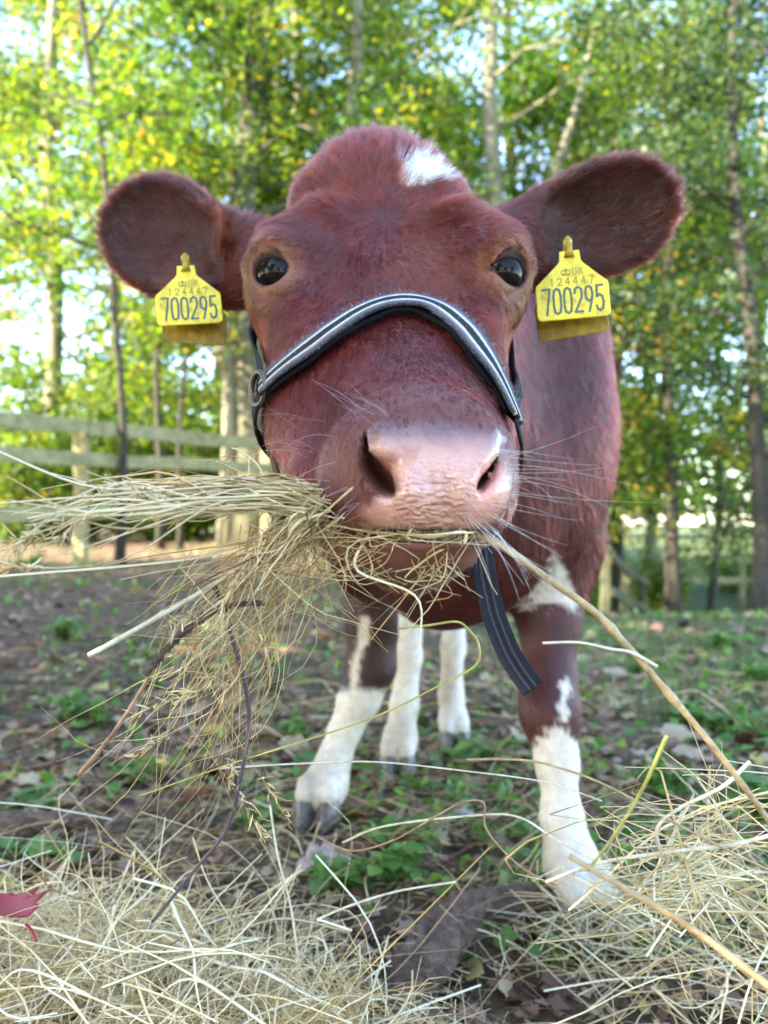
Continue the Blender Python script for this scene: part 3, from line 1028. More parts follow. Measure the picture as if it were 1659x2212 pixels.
# the rest of the loop under the jaw and the cheek straps behind
L0, R0 = bp[0], bp[-1]
jaw = to_surface(smooth_path([L0, L0 + (-0.004, 0.03, -0.03), P(640, 1080, 0.64), P(830, 1180, 0.63), P(1020, 1080, 0.61), R0 + (0.004, 0.03, -0.03), R0], 50), 0.006)
jaw[0] = L0 + (0, 0.004, 0); jaw[-1] = R0 + (0, 0.004, 0)
o, *_ = strap('chin_strap', jaw, grad(jaw, 0.006), 0.018, 0.002, w_tail, None); hparent(o)
for a, pts in ((L0, [P(556, 770, 0.62), P(550, 690, 0.68), P(555, 610, 0.76), P(600, 470, 0.82)]), (R0, [P(1080, 800, 0.62), P(1080, 700, 0.68), P(1100, 600, 0.76), P(1060, 470, 0.82)])):
    c = to_surface(smooth_path([a] + pts, 40), 0.006); c[0] = a + (0, 0.003, 0)
    o, *_ = strap('cheek_strap', c, grad(c, 0.006), 0.013, 0.002, w_tail, None); hparent(o)


def torus_mesh(c, n, R, r, seg=24, ring=10, squash=1.0):
    n = np.asarray(n, float); n /= np.linalg.norm(n)
    u = np.cross(n, (0.3, 0.1, 1)); u /= np.linalg.norm(u); w = np.cross(n, u)
    V = []; F = []
    for i in range(seg):
        a = 2 * math.pi * i / seg
        d = u * math.cos(a) * squash + w * math.sin(a)
        for j in range(ring):
            b = 2 * math.pi * j / ring
            V.append(c + d * (R + r * math.cos(b)) + n * r * math.sin(b))
            F.append((i * ring + j, ((i + 1) % seg) * ring + j, ((i + 1) % seg) * ring + (j + 1) % ring, i * ring + (j + 1) % ring))
    return V, F


brass = M('ring_metal').set(Metallic=0.8, Roughness=0.45)
brass.l(brass.ramp(brass.noise(300, 4).outputs[0], [(0.35, (0.05, 0.035, 0.03)), (0.65, (0.22, 0.17, 0.14))]), brass.b.inputs['Base Color'])
for c, sg in ((L0, -1), (R0 + np.array((-0.004, 0.045, 0.0)), 1)):
    V, F = torus_mesh(c + np.array((sg * 0.002, 0.004, 0.0)), (sg * 0.9, -0.6, 0), 0.012, 0.0022)
    o = mesh_obj('ring', V, F, brass.m, None, True); hparent(o)


def tube(pts, rad, k=7, cap=True):
    pts = np.asarray(pts, float); n = len(pts)
    rad = np.broadcast_to(np.asarray(rad, float), (n,))
    T = np.gradient(pts, axis=0); T /= np.linalg.norm(T, axis=1, keepdims=True) + 1e-12
    ref = np.array((0.31, 0.9, 0.23)); U = np.cross(T, ref); U /= np.linalg.norm(U, axis=1, keepdims=True) + 1e-12
    Wv = np.cross(T, U)
    a = np.arange(k) * 2 * math.pi / k
    V = pts[:, None, :] + (U[:, None, :] * np.cos(a)[None, :, None] + Wv[:, None, :] * np.sin(a)[None, :, None]) * rad[:, None, None]
    V = V.reshape(-1, 3)
    F = [(i * k + j, i * k + (j + 1) % k, (i + 1) * k + (j + 1) % k, (i + 1) * k + j) for i in range(n - 1) for j in range(k)]
    if cap:
        F.append(tuple(range(k))[::-1]); F.append(tuple(range((n - 1) * k, n * k)))
    return V, F


rope = M('cord_fibre').set(Roughness=0.9)
rope.l(rope.ramp(rope.noise(500, 4).outputs[0], [(0.35, (0.05, 0.032, 0.022)), (0.65, (0.20, 0.14, 0.10))]), rope.b.inputs['Base Color'])
cd = smooth_path([L0 + (-0.004, 0.006, -0.004), P(574, 890, 0.585), P(583, 950, 0.572), P(594, 1010, 0.565), P(606, 1045, 0.56)], 24)
V, F = tube(cd, 0.0026); o = mesh_obj('cord', V, F, rope.m, None, True); hparent(o)
cd2 = smooth_path([L0 + (0.002, 0.004, 0.01), P(570, 880, 0.58), P(576, 940, 0.572), P(582, 985, 0.568)], 20)
V, F = tube(cd2, 0.0017); o = mesh_obj('cord', V, F, rope.m, None, True); hparent(o)
# the loose end hanging below the chin
tl = smooth_path([P(1034, 1095, 0.545), P(1036, 1150, 0.52), P(1046, 1240, 0.503), P(1066, 1330, 0.495), P(1098, 1410, 0.485), P(1128, 1458, 0.478), P(1152, 1488, 0.472)], 50)
nn = np.tile(np.array((0.25, -1.0, -0.1)), (50, 1))
o, *_ = strap('loose_strap', tl, nn, 0.0185, 0.0016, w_tail, None, taper=np.linspace(1.0, 0.80, 50)); hparent(o)

# ---- ear tags
GLY = {'7': [[(0.05, 1), (0.95, 1), (0.45, 0)]],
       '0': [[(0.5, 1), (0.18, 0.93), (0.05, 0.7), (0.05, 0.3), (0.18, 0.07), (0.5, 0), (0.82, 0.07), (0.95, 0.3), (0.95, 0.7), (0.82, 0.93), (0.5, 1)]],
       '2': [[(0.06, 0.76), (0.14, 0.92), (0.5, 1), (0.86, 0.92), (0.94, 0.74), (0.86, 0.55), (0.06, 0.02), (0.95, 0.02)]],
       '9': [[(0.92, 0.68), (0.8, 0.48), (0.5, 0.42), (0.18, 0.5), (0.07, 0.72), (0.18, 0.94), (0.5, 1), (0.8, 0.94), (0.93, 0.72), (0.86, 0.5), (0.45, 0)]],
       '5': [[(0.9, 1), (0.2, 1), (0.14, 0.56), (0.5, 0.64), (0.82, 0.56), (0.94, 0.34), (0.82, 0.08), (0.5, 0), (0.18, 0.06), (0.06, 0.2)]],
       '1': [[(0.25, 0.8), (0.55, 1), (0.55, 0)]],
       '4': [[(0.7, 0), (0.7, 1), (0.05, 0.3), (0.95, 0.3)]],
       'U': [[(0.1, 1), (0.1, 0.3), (0.25, 0.05), (0.5, 0), (0.75, 0.05), (0.9, 0.3), (0.9, 1)]],
       'K': [[(0.1, 1), (0.1, 0)], [(0.9, 1), (0.1, 0.45)], [(0.35, 0.6), (0.92, 0)]],
       '*': [[(0.1, 0.05), (0.9, 0.05)], [(0.08, 0.25), (0.0, 0.65), (0.2, 0.85), (0.42, 0.72), (0.5, 0.45), (0.58, 0.72), (0.8, 0.85), (1.0, 0.65), (0.92, 0.25), (0.08, 0.25)], [(0.5, 0.8), (0.5, 1.05)], [(0.4, 0.94), (0.6, 0.94)]]}


def lettering(txt, x, y, w, h, gap, th, zoff):
    V = []; F = []
    nC = len(txt); cw = (w - gap * (nC - 1)) / nC
    for ci, ch in enumerate(txt):
        ox = x + ci * (cw + gap)
        for pl in GLY.get(ch, []):
            q = np.array([(ox + a * cw, y + b * h) for a, b in pl])
            for a, b in zip(q, q[1:]):
                e = b - a; e /= np.linalg.norm(e) + 1e-12
                nrm = np.array((-e[1], e[0])) * th / 2
                a2, b2 = a - e * th * 0.45, b + e * th * 0.45
                i = len(V)
                for c in (a2 - nrm, b2 - nrm, b2 + nrm, a2 + nrm):
                    V.append((c[0], -zoff, c[1]))
                F.append((i, i + 1, i + 2, i + 3))
                zoff += 0.000004
    return V, F


yel = M('tag_plastic')
tcn = yel.n('ShaderNodeTexCoord')
yel.l(yel.ramp(yel.noise(60, 6, 0.7, tcn.outputs['Object']).outputs[0], [(0.33, (0.30, 0.20, 0.012)), (0.42, (0.66, 0.50, 0.02)), (0.52, (0.80, 0.63, 0.025)), (0.7, (0.84, 0.68, 0.05))]), yel.b.inputs['Base Color'])
yel.set(Roughness=0.42)
yel.bump(yel.noise(400, 3, 0.6, tcn.outputs['Object']).outputs[0], 0.15, 0.0006)
ochre = M('tag_shaded_back_stud').set(Roughness=0.5)  # ochre for the stud; on the back plate it paints in the front's shade
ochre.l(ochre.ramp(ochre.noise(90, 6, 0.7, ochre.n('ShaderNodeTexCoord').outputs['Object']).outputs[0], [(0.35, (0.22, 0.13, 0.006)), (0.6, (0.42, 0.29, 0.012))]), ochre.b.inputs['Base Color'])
ink = M('tag_ink').set(Roughness=0.6)
ink.l(ink.ramp(ink.noise(900, 3).outputs[0], [(0.35, (0.05, 0.085, 0.07)), (0.7, (0.11, 0.16, 0.12))]), ink.b.inputs['Base Color'])
ink2 = M('tag_small_ink').set(Base_Color=(0.30, 0.25, 0.03, 1), Roughness=0.6)


def plate(name, W, H, th, parent, neck=True):
    """rounded plate with sloping shoulders and a neck; hangs from z = 0"""
    out = []
    hw = W / 2; r = W * 0.075
    zb = -H; zs_ = -H + W * 0.50; zn = -H + W * 0.80
    for cx, cz, a0 in ((hw - r, zb + r, -90), ):
        out += [(cx + r * math.cos(math.radians(a0 + t)), cz + r * math.sin(math.radians(a0 + t))) for t in range(0, 91, 15)]
    r2 = W * 0.05
    out += [(hw, zs_ - r2), (hw - r2 * 0.25, zs_ + r2 * 0.2), (hw - r2, zs_ + r2 * 0.75)]
    nw = W * 0.15
    out += [(nw + r2 * 0.7, zn - r2 * 0.3), (nw, zn + r2 * 0.6), (nw * 0.9, 0.0)]
    out = out + [(-a, b) for a, b in out[::-1]]
    n = len(out)
    V = []; F = []
    b = th * 0.35
    cx = 0; cz = zb + W * 0.35
    for yy, ins in ((th / 2 - b, 0), (th / 2, b), (-th / 2 + b, 0), (-th / 2, b)):
        for (a, z) in out:
            V.append((a - math.copysign(min(ins, abs(a)), a), yy, z - (ins if z > cz else -ins)))
    for A_, B_ in ((0, 2), ):
        F += [(A_ * n + i, A_ * n + (i + 1) % n, B_ * n + (i + 1) % n, B_ * n + i) for i in range(n)]
    F += [(0 * n + i, 1 * n + i, 1 * n + (i + 1) % n, 0 * n + (i + 1) % n) for i in range(n)]
    F += [(2 * n + i, 2 * n + (i + 1) % n, 3 * n + (i + 1) % n, 3 * n + i) for i in range(n)]
    F.append(tuple(range(n, 2 * n))); F.append(tuple(range(3 * n, 4 * n))[::-1])
    return mesh_obj(name, V, F, yel.m, parent)


def ear_tag(loc, rot, W, label, back_rot, back_loc):
    t = empty('ear_tag', tuple(loc), rot)
    tag(t, label, 'ear tag', 'yellow ear tags in the calf ears')
    H = W * 0.98
    fp = plate('front_plate', W, H, 0.0016, t)
    V, F = lettering('700295', -W * 0.41, -H + W * 0.085, W * 0.83, W * 0.36, W * 0.035, W * 0.032, 0.00095)
    mesh_obj('lettering', V, F, ink.m, fp)
    V, F = lettering('124447', -W * 0.30, -H + W * 0.49, W * 0.60, W * 0.105, W * 0.045, W * 0.014, 0.00095)
    V2, F2 = lettering('*', -W * 0.13, -H + W * 0.625, W * 0.12, W * 0.09, 0, W * 0.014, 0.00095)
    V3, F3 = lettering('UK', W * 0.02, -H + W * 0.625, W * 0.15, W * 0.10, W * 0.03, W * 0.014, 0.00095)
    F = F + [tuple(i + len(V) for i in f) for f in F2] + [tuple(i + len(V) + len(V2) for i in f) for f in F3]
    mesh_obj('lettering', V + V2 + V3, F, ink2.m, fp)
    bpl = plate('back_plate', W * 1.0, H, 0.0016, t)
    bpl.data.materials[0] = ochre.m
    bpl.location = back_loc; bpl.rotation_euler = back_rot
    Vp, Fp = tube([(0, 0.002, 0.010), (0, 0.006, 0.006), (0, 0.012, 0.002), (0, back_loc[1] + 0.002, back_loc[2] + 0.001)], 0.0035, 10)
    mesh_obj('pin', Vp, Fp, yel.m, t, True)
    Vs, Fs = tube([(0, 0.004, 0.013), (0, 0.0028, 0.011), (0, 0.0020, 0.008), (0, 0.0014, 0.005), (0, 0.0008, 0.001), (0, 0.0, -0.006)], [0.0016, 0.0030, 0.0024, 0.0034, 0.0030, 0.0044], 10)
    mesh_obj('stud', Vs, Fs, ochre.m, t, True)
    return t


R_ = math.radians
ear_tag(P(401, 574, 0.672), (R_(-9), R_(-5.5), R_(9)), 0.0560, 'yellow tag in the calf ear nearer the long rail fence', (R_(5), R_(6), R_(2)), (0.0062, 0.016, -0.010))
ear_tag(P(1229, 542, 0.610), (R_(-4), R_(-3.5), R_(-7)), 0.0570, 'yellow tag in the calf ear that is over its shoulder', (R_(8), R_(-3), R_(-6)), (-0.002, 0.014, -0.0085))
# ------------------------------------------------------------------ ground
def sstep(t):
    t = np.clip(t, 0, 1)
    return t * t * (3 - 2 * t)


def terrain(x, y):
    x = np.asarray(x, float); y = np.asarray(y, float)
    z = 0.030 * np.exp(-((y - 0.95) / 0.45) ** 2) + 0.010 * np.sin(x * 7 + 1) * np.sin(y * 5 + 2) * np.clip(y, 0, 1)
    ang = x / np.maximum(np.abs(y), 1.0)
    right = sstep((ang + 0.02) / 0.22)
    left = 1 - right
    z = z + left * 0.030 * np.clip(y - 2, 0, 8)
    drop = np.where(y < 4.2, 0, np.where(y < 14, -0.16 * (y - 4.2), -1.57 + 0.085 * (np.minimum(y, 30) - 14)))
    drop = drop * sstep((y - 3.6) / 1.6)
    z = z + right * drop
    z = z + 0.025 * np.sin(x * 1.7 + 0.5) * np.sin(y * 1.3) * np.clip((y - 1.5) / 2, 0, 1)
    return z


def fast_mesh(name, V, F, mat, parent=None, col=None, smooth=False, k=4):
    me = bpy.data.meshes.new(name)
    V = np.ascontiguousarray(V, np.float32).reshape(-1, 3); F = np.ascontiguousarray(F, np.int32).reshape(-1, k)
    me.vertices.add(len(V)); me.vertices.foreach_set('co', V.ravel())
    me.loops.add(F.size); me.loops.foreach_set('vertex_index', F.ravel())
    me.polygons.add(len(F)); me.polygons.foreach_set('loop_start', np.arange(0, F.size, k, dtype=np.int32))
    me.update(calc_edges=True)
    if smooth:
        me.polygons.foreach_set('use_smooth', np.ones(len(F), bool))
    me.materials.append(mat)
    if col is not None:
        set_attr(me, 'tint', col)
    return link(name, me, parent)


gm = M('woodland_soil')
tc = gm.n('ShaderNodeTexCoord')
n1 = gm.noise(1.3, 6, 0.65, tc.outputs['Object'])
n2 = gm.noise(16, 8, 0.7, tc.outputs['Object'])
n3 = gm.noise(75, 6, 0.7, tc.outputs['Object'])
soil = gm.ramp(n2.outputs[0], [(0.28, (0.042, 0.027, 0.018)), (0.46, (0.115, 0.075, 0.050)), (0.60, (0.21, 0.145, 0.095)), (0.78, (0.33, 0.245, 0.155))])
grn = gm.ramp(n3.outputs[0], [(0.3, (0.035, 0.055, 0.018)), (0.5, (0.075, 0.095, 0.035)), (0.72, (0.17, 0.17, 0.085))])
sepg = gm.n('ShaderNodeSeparateXYZ'); gm.l(tc.outputs['Object'], sepg.inputs[0])
gx = gm.n('ShaderNodeMath', operation='MULTIPLY_ADD'); gx.inputs[1].default_value = 0.35; gm.l(sepg.outputs[0], gx.inputs[0])
gy = gm.n('ShaderNodeMath', operation='MULTIPLY_ADD'); gy.inputs[1].default_value = 0.075; gy.inputs[2].default_value = -0.42
gm.l(sepg.outputs[1], gy.inputs[0]); gm.l(gy.outputs[0], gx.inputs[2])
ga = gm.n('ShaderNodeMath', operation='ADD'); gm.l(gx.outputs[0], ga.inputs[0]); gm.l(n1.outputs[0], ga.inputs[1])
mxg = gm.n('ShaderNodeMix', data_type='RGBA')
gm.l(gm.ramp(ga.outputs[0], [(0.30, (0, 0, 0)), (0.72, (1, 1, 1))]), mxg.inputs[0])
gm.l(soil, mxg.inputs[6]); gm.l(grn, mxg.inputs[7])
gm.l(mxg.outputs[2], gm.b.inputs['Base Color'])
hh = gm.n('ShaderNodeMath', operation='ADD'); gm.l(n2.outputs[0], hh.inputs[0]); gm.l(n3.outputs[0], hh.inputs[1])
gm.bump(hh.outputs[0], 0.9, 0.02)
gm.set(Roughness=0.95, Specular_IOR_Level=0.15)
gx_ = np.unique(np.concatenate([np.linspace(-6, 6, 121), np.linspace(-30, 30, 61), np.linspace(-250, 250, 21)]))
gy_ = np.unique(np.concatenate([np.linspace(-3, 8, 111), np.linspace(8, 40, 65), np.linspace(40, 300, 14), np.linspace(-60, -3, 8)]))
X, Y = np.meshgrid(gx_, gy_, indexing='ij')
V = np.stack([X, Y, terrain(X, Y)], -1).reshape(-1, 3)
nx_, ny_ = len(gx_), len(gy_)
ii = (np.arange(nx_ - 1)[:, None] * ny_ + np.arange(ny_ - 1)[None]).ravel()
g_o = fast_mesh('ground', V, np.stack([ii, ii + ny_, ii + ny_ + 1, ii + 1], 1), gm.m, smooth=True)
tag(g_o, kind='structure')


# ------------------------------------------------------------------ foliage material and helpers
def leaf_mat(name, ramp_stops, trans, tw=0.5, rough=0.5):
    m = M(name)
    a = m.n('ShaderNodeAttribute', attribute_name='tint')
    sp = m.n('ShaderNodeSeparateColor'); m.l(a.outputs['Color'], sp.inputs[0])
    col = m.ramp(sp.outputs[0], ramp_stops)
    m.l(col, m.b.inputs['Base Color'])
    m.set(Roughness=rough, Specular_IOR_Level=0.35)
    tr = m.n('ShaderNodeBsdfTranslucent')
    mm = m.n('ShaderNodeMix', data_type='RGBA', blend_type='MULTIPLY'); mm.inputs[0].default_value = 1.0
    m.l(col, mm.inputs[6]); mm.inputs[7].default_value = (*trans, 1)
    m.l(mm.outputs[2], tr.inputs['Color'])
    mx = m.n('ShaderNodeMixShader'); mx.inputs[0].default_value = tw
    m.l(m.b.outputs[0], mx.inputs[1]); m.l(tr.outputs[0], mx.inputs[2])
    m.l(mx.outputs[0], m.out.inputs['Surface'])
    return m.m


def leaves(cen, size, flat=0.5, seed=0):
    """leaf blades (a folded rhombus of two quads) at each centre; returns V, F"""
    n = len(cen)
    r = np.random.default_rng(seed)
    d = r.normal(size=(n, 3)); d[:, 2] *= flat; d[:, 2] -= 0.25
    d /= np.linalg.norm(d, axis=1, keepdims=True)
    s = np.cross(d, r.normal(size=(n, 3)) * (1, 1, flat) + (0, 0, 1.0)); s /= np.linalg.norm(s, axis=1, keepdims=True) + 1e-9
    up = np.cross(s, d)
    L = (size * r.uniform(0.6, 1.3, n))[:, None]; Wd = L * r.uniform(0.30, 0.42, n)[:, None]
    V = np.stack([cen - d * L * 0.5, cen + s * Wd - d * L * 0.05 + up * L * 0.10, cen + d * L * 0.5 - up * L * 0.06, cen - s * Wd - d * L * 0.05 + up * L * 0.10], 1)
    F = (np.arange(n) * 4)[:, None] + np.array((0, 1, 2, 3))
    return V.reshape(-1, 3), F


leaf_green = leaf_mat('leaf_green', [(0.0, (0.020, 0.056, 0.010)), (0.42, (0.050, 0.105, 0.012)), (0.76, (0.105, 0.145, 0.013)), (0.95, (0.18, 0.17, 0.02)), (1.0, (0.24, 0.15, 0.03))], (2.5, 2.3, 1.0), 0.5)
leaf_dark = leaf_mat('leaf_dark', [(0.0, (0.012, 0.034, 0.020)), (0.5, (0.026, 0.060, 0.026)), (1.0, (0.065, 0.095, 0.022))], (1.9, 1.9, 1.1), 0.38)
bark = M('bark')
tcb = bark.n('ShaderNodeTexCoord')
mpb = bark.n('ShaderNodeMapping'); mpb.inputs['Scale'].default_value = (1, 1, 0.25); bark.l(tcb.outputs['Object'], mpb.inputs[0])
nb_ = bark.noise(14, 8, 0.7, mpb.outputs[0])
bark.l(bark.ramp(nb_.outputs[0], [(0.30, (0.085, 0.075, 0.042)), (0.52, (0.20, 0.18, 0.11)), (0.75, (0.34, 0.30, 0.21))]), bark.b.inputs['Base Color'])
bark.bump(nb_.outputs[0], 0.6, 0.03); bark.set(Roughness=0.9)
bark_o = M('bark_olive')
mo_ = bark_o.n('ShaderNodeMapping'); mo_.inputs['Scale'].default_value = (1, 1, 0.3); bark_o.l(bark_o.n('ShaderNodeTexCoord').outputs['Object'], mo_.inputs[0])
no_ = bark_o.noise(9, 8, 0.7, mo_.outputs[0])
bark_o.l(bark_o.ramp(no_.outputs[0], [(0.30, (0.035, 0.036, 0.018)), (0.52, (0.085, 0.085, 0.045)), (0.72, (0.20, 0.18, 0.11))]), bark_o.b.inputs['Base Color'])
bark_o.bump(no_.outputs[0], 0.7, 0.03); bark_o.set(Roughness=0.9)
bark_d = M('bark_dark')
nb2 = bark_d.noise(20, 8, 0.7, bark_d.n('ShaderNodeTexCoord').outputs['Object'])
bark_d.l(bark_d.ramp(nb2.outputs[0], [(0.3, (0.018, 0.015, 0.011)), (0.7, (0.065, 0.055, 0.038))]), bark_d.b.inputs['Base Color'])
bark_d.bump(nb2.outputs[0], 0.6, 0.02); bark_d.set(Roughness=0.95)


def limb_path(a, d, L, r, n=7, wob=0.12, rise=0.0):
    p = [np.array(a, float)]
    d = np.array(d, float); d /= np.linalg.norm(d)
    for i in range(n - 1):
        d = d + r.normal(0, wob, 3) + np.array((0, 0, rise)); d /= np.linalg.norm(d)
        p.append(p[-1] + d * L / (n - 1))
    return np.array(p)


def merge(parts):
    V = []; F = []; o = 0
    for v, f in parts:
        V.append(np.asarray(v)); F += [tuple(i + o for i in q) for q in f]; o += len(v)
    return np.concatenate(V), F


def tree(name, label, x, y, rad, height, lean=(0, 0), crown_z=(1.5, 9.0), crown_r=2.4, n_leaf=12000, size=0.085, mat=None, bmat=None, seed=0, fork=None, group='trees of the wood', tint=(0.5, 0.22), limbs=16, holes=0.45):
    r = np.random.default_rng(seed + 100)
    z0 = float(terrain(x, y)) - 0.05
    t = empty(name, (x, y, z0))
    tag(t, label, 'tree', group)
    n = 14
    tr = np.zeros((n, 3)); zz = np.linspace(0, height, n)
    tr[:, 2] = zz
    tr[:, 0] = lean[0] * (zz / height) ** 1.2 + (0.24 * rad + 0.05) * np.sin(zz * 0.9 + seed) + 0.02 * np.sin(zz * 2.3 + 2 * seed)
    tr[:, 1] = lean[1] * (zz / height) + 0.05 * np.sin(zz * 0.7 + seed * 2) * rad * 4
    rr = rad * (1 - 0.62 * zz / height) + rad * 0.55 * np.exp(-zz / 0.28)
    parts = [tube(tr, rr, 14)]
    tips = []
    if fork is not None:
        for dx, fz in fork:
            b = limb_path(tr[int(n * fz)], (dx, 0.1, 1.4), height * (1 - fz), r, 9, 0.06, 0.04)
            parts.append(tube(b, np.linspace(rr[int(n * fz)] * 0.75, 0.02, 9), 10))
            tips.append(b)
    for i in range(limbs):
        h = crown_z[0] * 0.85 + (min(height, crown_z[1]) - crown_z[0]) * (i + r.random()) / limbs
        k = np.interp(h, zz, np.arange(n)); k0 = int(min(k, n - 2)); base = tr[k0] + (tr[k0 + 1] - tr[k0]) * (k - k0)
        a = r.uniform(0, 2 * math.pi)
        f = 1 - 0.55 * (h - crown_z[0]) / (crown_z[1] - crown_z[0])
        L = crown_r * r.uniform(0.65, 1.1) * max(0.4, f)
        b = limb_path(base, (math.cos(a), math.sin(a), r.uniform(-0.05, 0.6)), L, r, 7, 0.16, 0.02)
        parts.append(tube(b, np.linspace(max(0.02, rr[k0] * 0.32), 0.006, 7), 6))
        tips.append(b)
        for _ in range(3):
            m = r.integers(2, 6)
            b2 = limb_path(b[m], (b[m] - base) / (np.linalg.norm(b[m] - base) + 1e-6) + r.normal(0, 0.6, 3), L * 0.45, r, 5, 0.2)
            parts.append(tube(b2, np.linspace(0.012, 0.004, 5), 4))
            tips.append(b2)
    V, F = merge(parts)
    mesh_obj('trunk', V, F, bmat or bark.m, t, True)
    # leaf sprays along the limbs
    allp = np.concatenate([b[1:] for b in tips])
    ncl = max(20, int(n_leaf / 38))
    ci = r.integers(0, len(allp), ncl)
    cen = allp[ci] + r.normal(0, 0.22, (ncl, 3)) * (1, 1, 0.8)
    keep = np.sin(cen[:, 0] * 2.3 + seed) * np.sin(cen[:, 1] * 2.1 + seed * 3) * np.sin(cen[:, 2] * 2.0 + seed * 5) < holes
    cen = cen[keep]
    cnum = 38
    spread = r.uniform(0.16, 0.36, len(cen))
    p = cen[:, None, :] + r.normal(size=(len(cen), cnum, 3)) * spread[:, None, None] * (1, 1, 0.55)
    tn = np.clip(r.normal(tint[0], tint[1], (len(cen), 1)) + r.normal(0, 0.12, (len(cen), cnum)), 0, 1)
    p = p.reshape(-1, 3); tn = tn.ravel()
    ok = p[:, 2] > 0.25
    p, tn = p[ok], tn[ok]
    V, F = leaves(p, np.full(len(p), size), 0.6, seed)
    fast_mesh('crown', V, F, mat or leaf_green, t, np.repeat(np.repeat(tn[:, None], 3, 1), 4, 0))
    return t


def bush(label, x, y, w, h, n, seed, mat=None, size=0.075, tint=(0.5, 0.2)):
    r = np.random.default_rng(seed + 500)
    z0 = float(terrain(x, y)) - 0.03
    t = empty('bush', (x, y, z0)); tag(t, label, 'bush', 'bushes under the trees')
    parts = []; tips = []
    for i in range(14):
        a = r.uniform(0, 6.28)
        b = limb_path((r.normal(0, w * 0.12), r.normal(0, w * 0.12), 0), (math.cos(a) * 0.7, math.sin(a) * 0.7, 1.2), h * r.uniform(0.6, 1.1), r, 7, 0.16)
        parts.append(tube(b, np.linspace(0.016, 0.004, 7), 5)); tips.append(b[1:])
    V, F = merge(parts); mesh_obj('stem', V, F, bark_d.m, t, True)
    ap = np.concatenate(tips)
    ncl = n // 30
    c = ap[r.integers(0, len(ap), ncl)] + r.normal(0, 0.16, (ncl, 3)) * (w, w, 1)
    p = (c[:, None] + r.normal(size=(ncl, 30, 3)) * 0.17 * (1, 1, 0.6)).reshape(-1, 3)
    tn = np.clip(np.repeat(r.normal(tint[0], tint[1], ncl), 30) + r.normal(0, 0.1, ncl * 30), 0, 1)
    ok = p[:, 2] > 0.03
    V, F = leaves(p[ok], np.full(ok.sum(), size), 0.6, seed)
    fast_mesh('foliage', V, F, mat or leaf_green, t, np.repeat(np.repeat(tn[ok][:, None], 3, 1), 4, 0))


def at(px, Y):
    return (px - 829.5) / FPX * Y, Y


LF = 1.0
x, y = at(528, 9.35)
tree('beech_tree', 'stout grey-green trunk rising just behind the rail fence', x, y, 0.25, 9.6, (0.25, 0), (3.6, 9.0), 2.7, int(22000 * LF), bmat=bark_o.m, seed=1, limbs=18, tint=(0.45, 0.2))
x, y = at(484, 9.25)
tree('beech_tree', 'slim pale trunk close beside the stout trunk behind the fence', x, y, 0.095, 9.0, (0.5, 0.1), (3.8, 8.6), 1.8, int(7000 * LF), seed=2, limbs=10, tint=(0.5, 0.2))
x, y = at(672, 9.6)
tree('beech_tree', 'slender leaning trunk that shows above the calf poll', x, y, 0.15, 9.0, (0.75, 0), (2.8, 9.0), 2.4, int(9000 * LF), seed=3, holes=0.15, tint=(0.5, 0.2))
x, y = at(1035, 10.2)
tree('beech_tree', 'forked sunlit trunk behind the calf ear with the higher tag', x, y, 0.17, 10.0, (0.35, 0), (3.0, 9.6), 2.7, int(11000 * LF), seed=4, fork=[(0.35, 0.3)], holes=0.15, tint=(0.5, 0.2))
x, y = at(104, 12.0)
tree('beech_tree', 'tall sunlit trunk with blue sky either side, far beyond the fence', x, y, 0.16, 10.5, (0.05, 0), (1.8, 9.5), 2.6, int(15000 * LF), seed=5, holes=0.28, tint=(0.6, 0.2))
x, y = at(1640, 8.6)
tree('oak_tree', 'dark bluish-green tree at the field edge with low drooping limbs', x, y, 0.10, 8.2, (-0.3, 0), (1.05, 7.8), 2.6, int(19000 * LF), mat=leaf_dark, bmat=bark_d.m, seed=6, limbs=24, tint=(0.6, 0.25))
x, y = at(1440, 10.4)
tree('oak_tree', 'dark slim tree on the falling ground, second in from the field edge', x, y, 0.10, 9.0, (0.2, 0), (1.5, 8.6), 2.4, int(14000 * LF), bmat=bark_d.m, seed=7, limbs=18, tint=(0.55, 0.25))
x, y = at(1330, 12.0)
tree('oak_tree', 'dark slim tree seen past the calf shoulder', x, y, 0.10, 9.5, (0.1, 0), (1.4, 9), 2.4, int(13000 * LF), bmat=bark_d.m, seed=8, limbs=18)
x, y = at(345, 9.3)
tree('sapling', 'straight dark sapling between the fence and the tall sunlit trunk', x, y, 0.045, 6.0, (0.1, 0), (2.6, 6.0), 1.1, int(5000 * LF), bmat=bark_d.m, seed=9, limbs=9)
x, y = at(392, 8.9)
tree('sapling', 'thin crooked dark sapling next to the slim pale trunk', x, y, 0.032, 5.0, (0.2, 0), (2.6, 5.0), 0.8, int(3000 * LF), bmat=bark_d.m, seed=10, limbs=8)
x, y = at(268, 6.9)
tree('sapling', 'thin bare-stemmed sapling whose dark stem crosses the open sky', x, y, 0.036, 7.5, (-0.55, 0), (3.0, 7.0), 1.3, int(2600 * LF), bmat=bark_d.m, seed=31, limbs=8, holes=0.2)
x, y = at(1545, 13.5)
tree('oak_tree', 'thin tree against the bright meadow, between the dark trees', x, y, 0.08, 8.0, (0.1, 0), (1.8, 8), 2.0, int(8000 * LF), bmat=bark_d.m, seed=11)
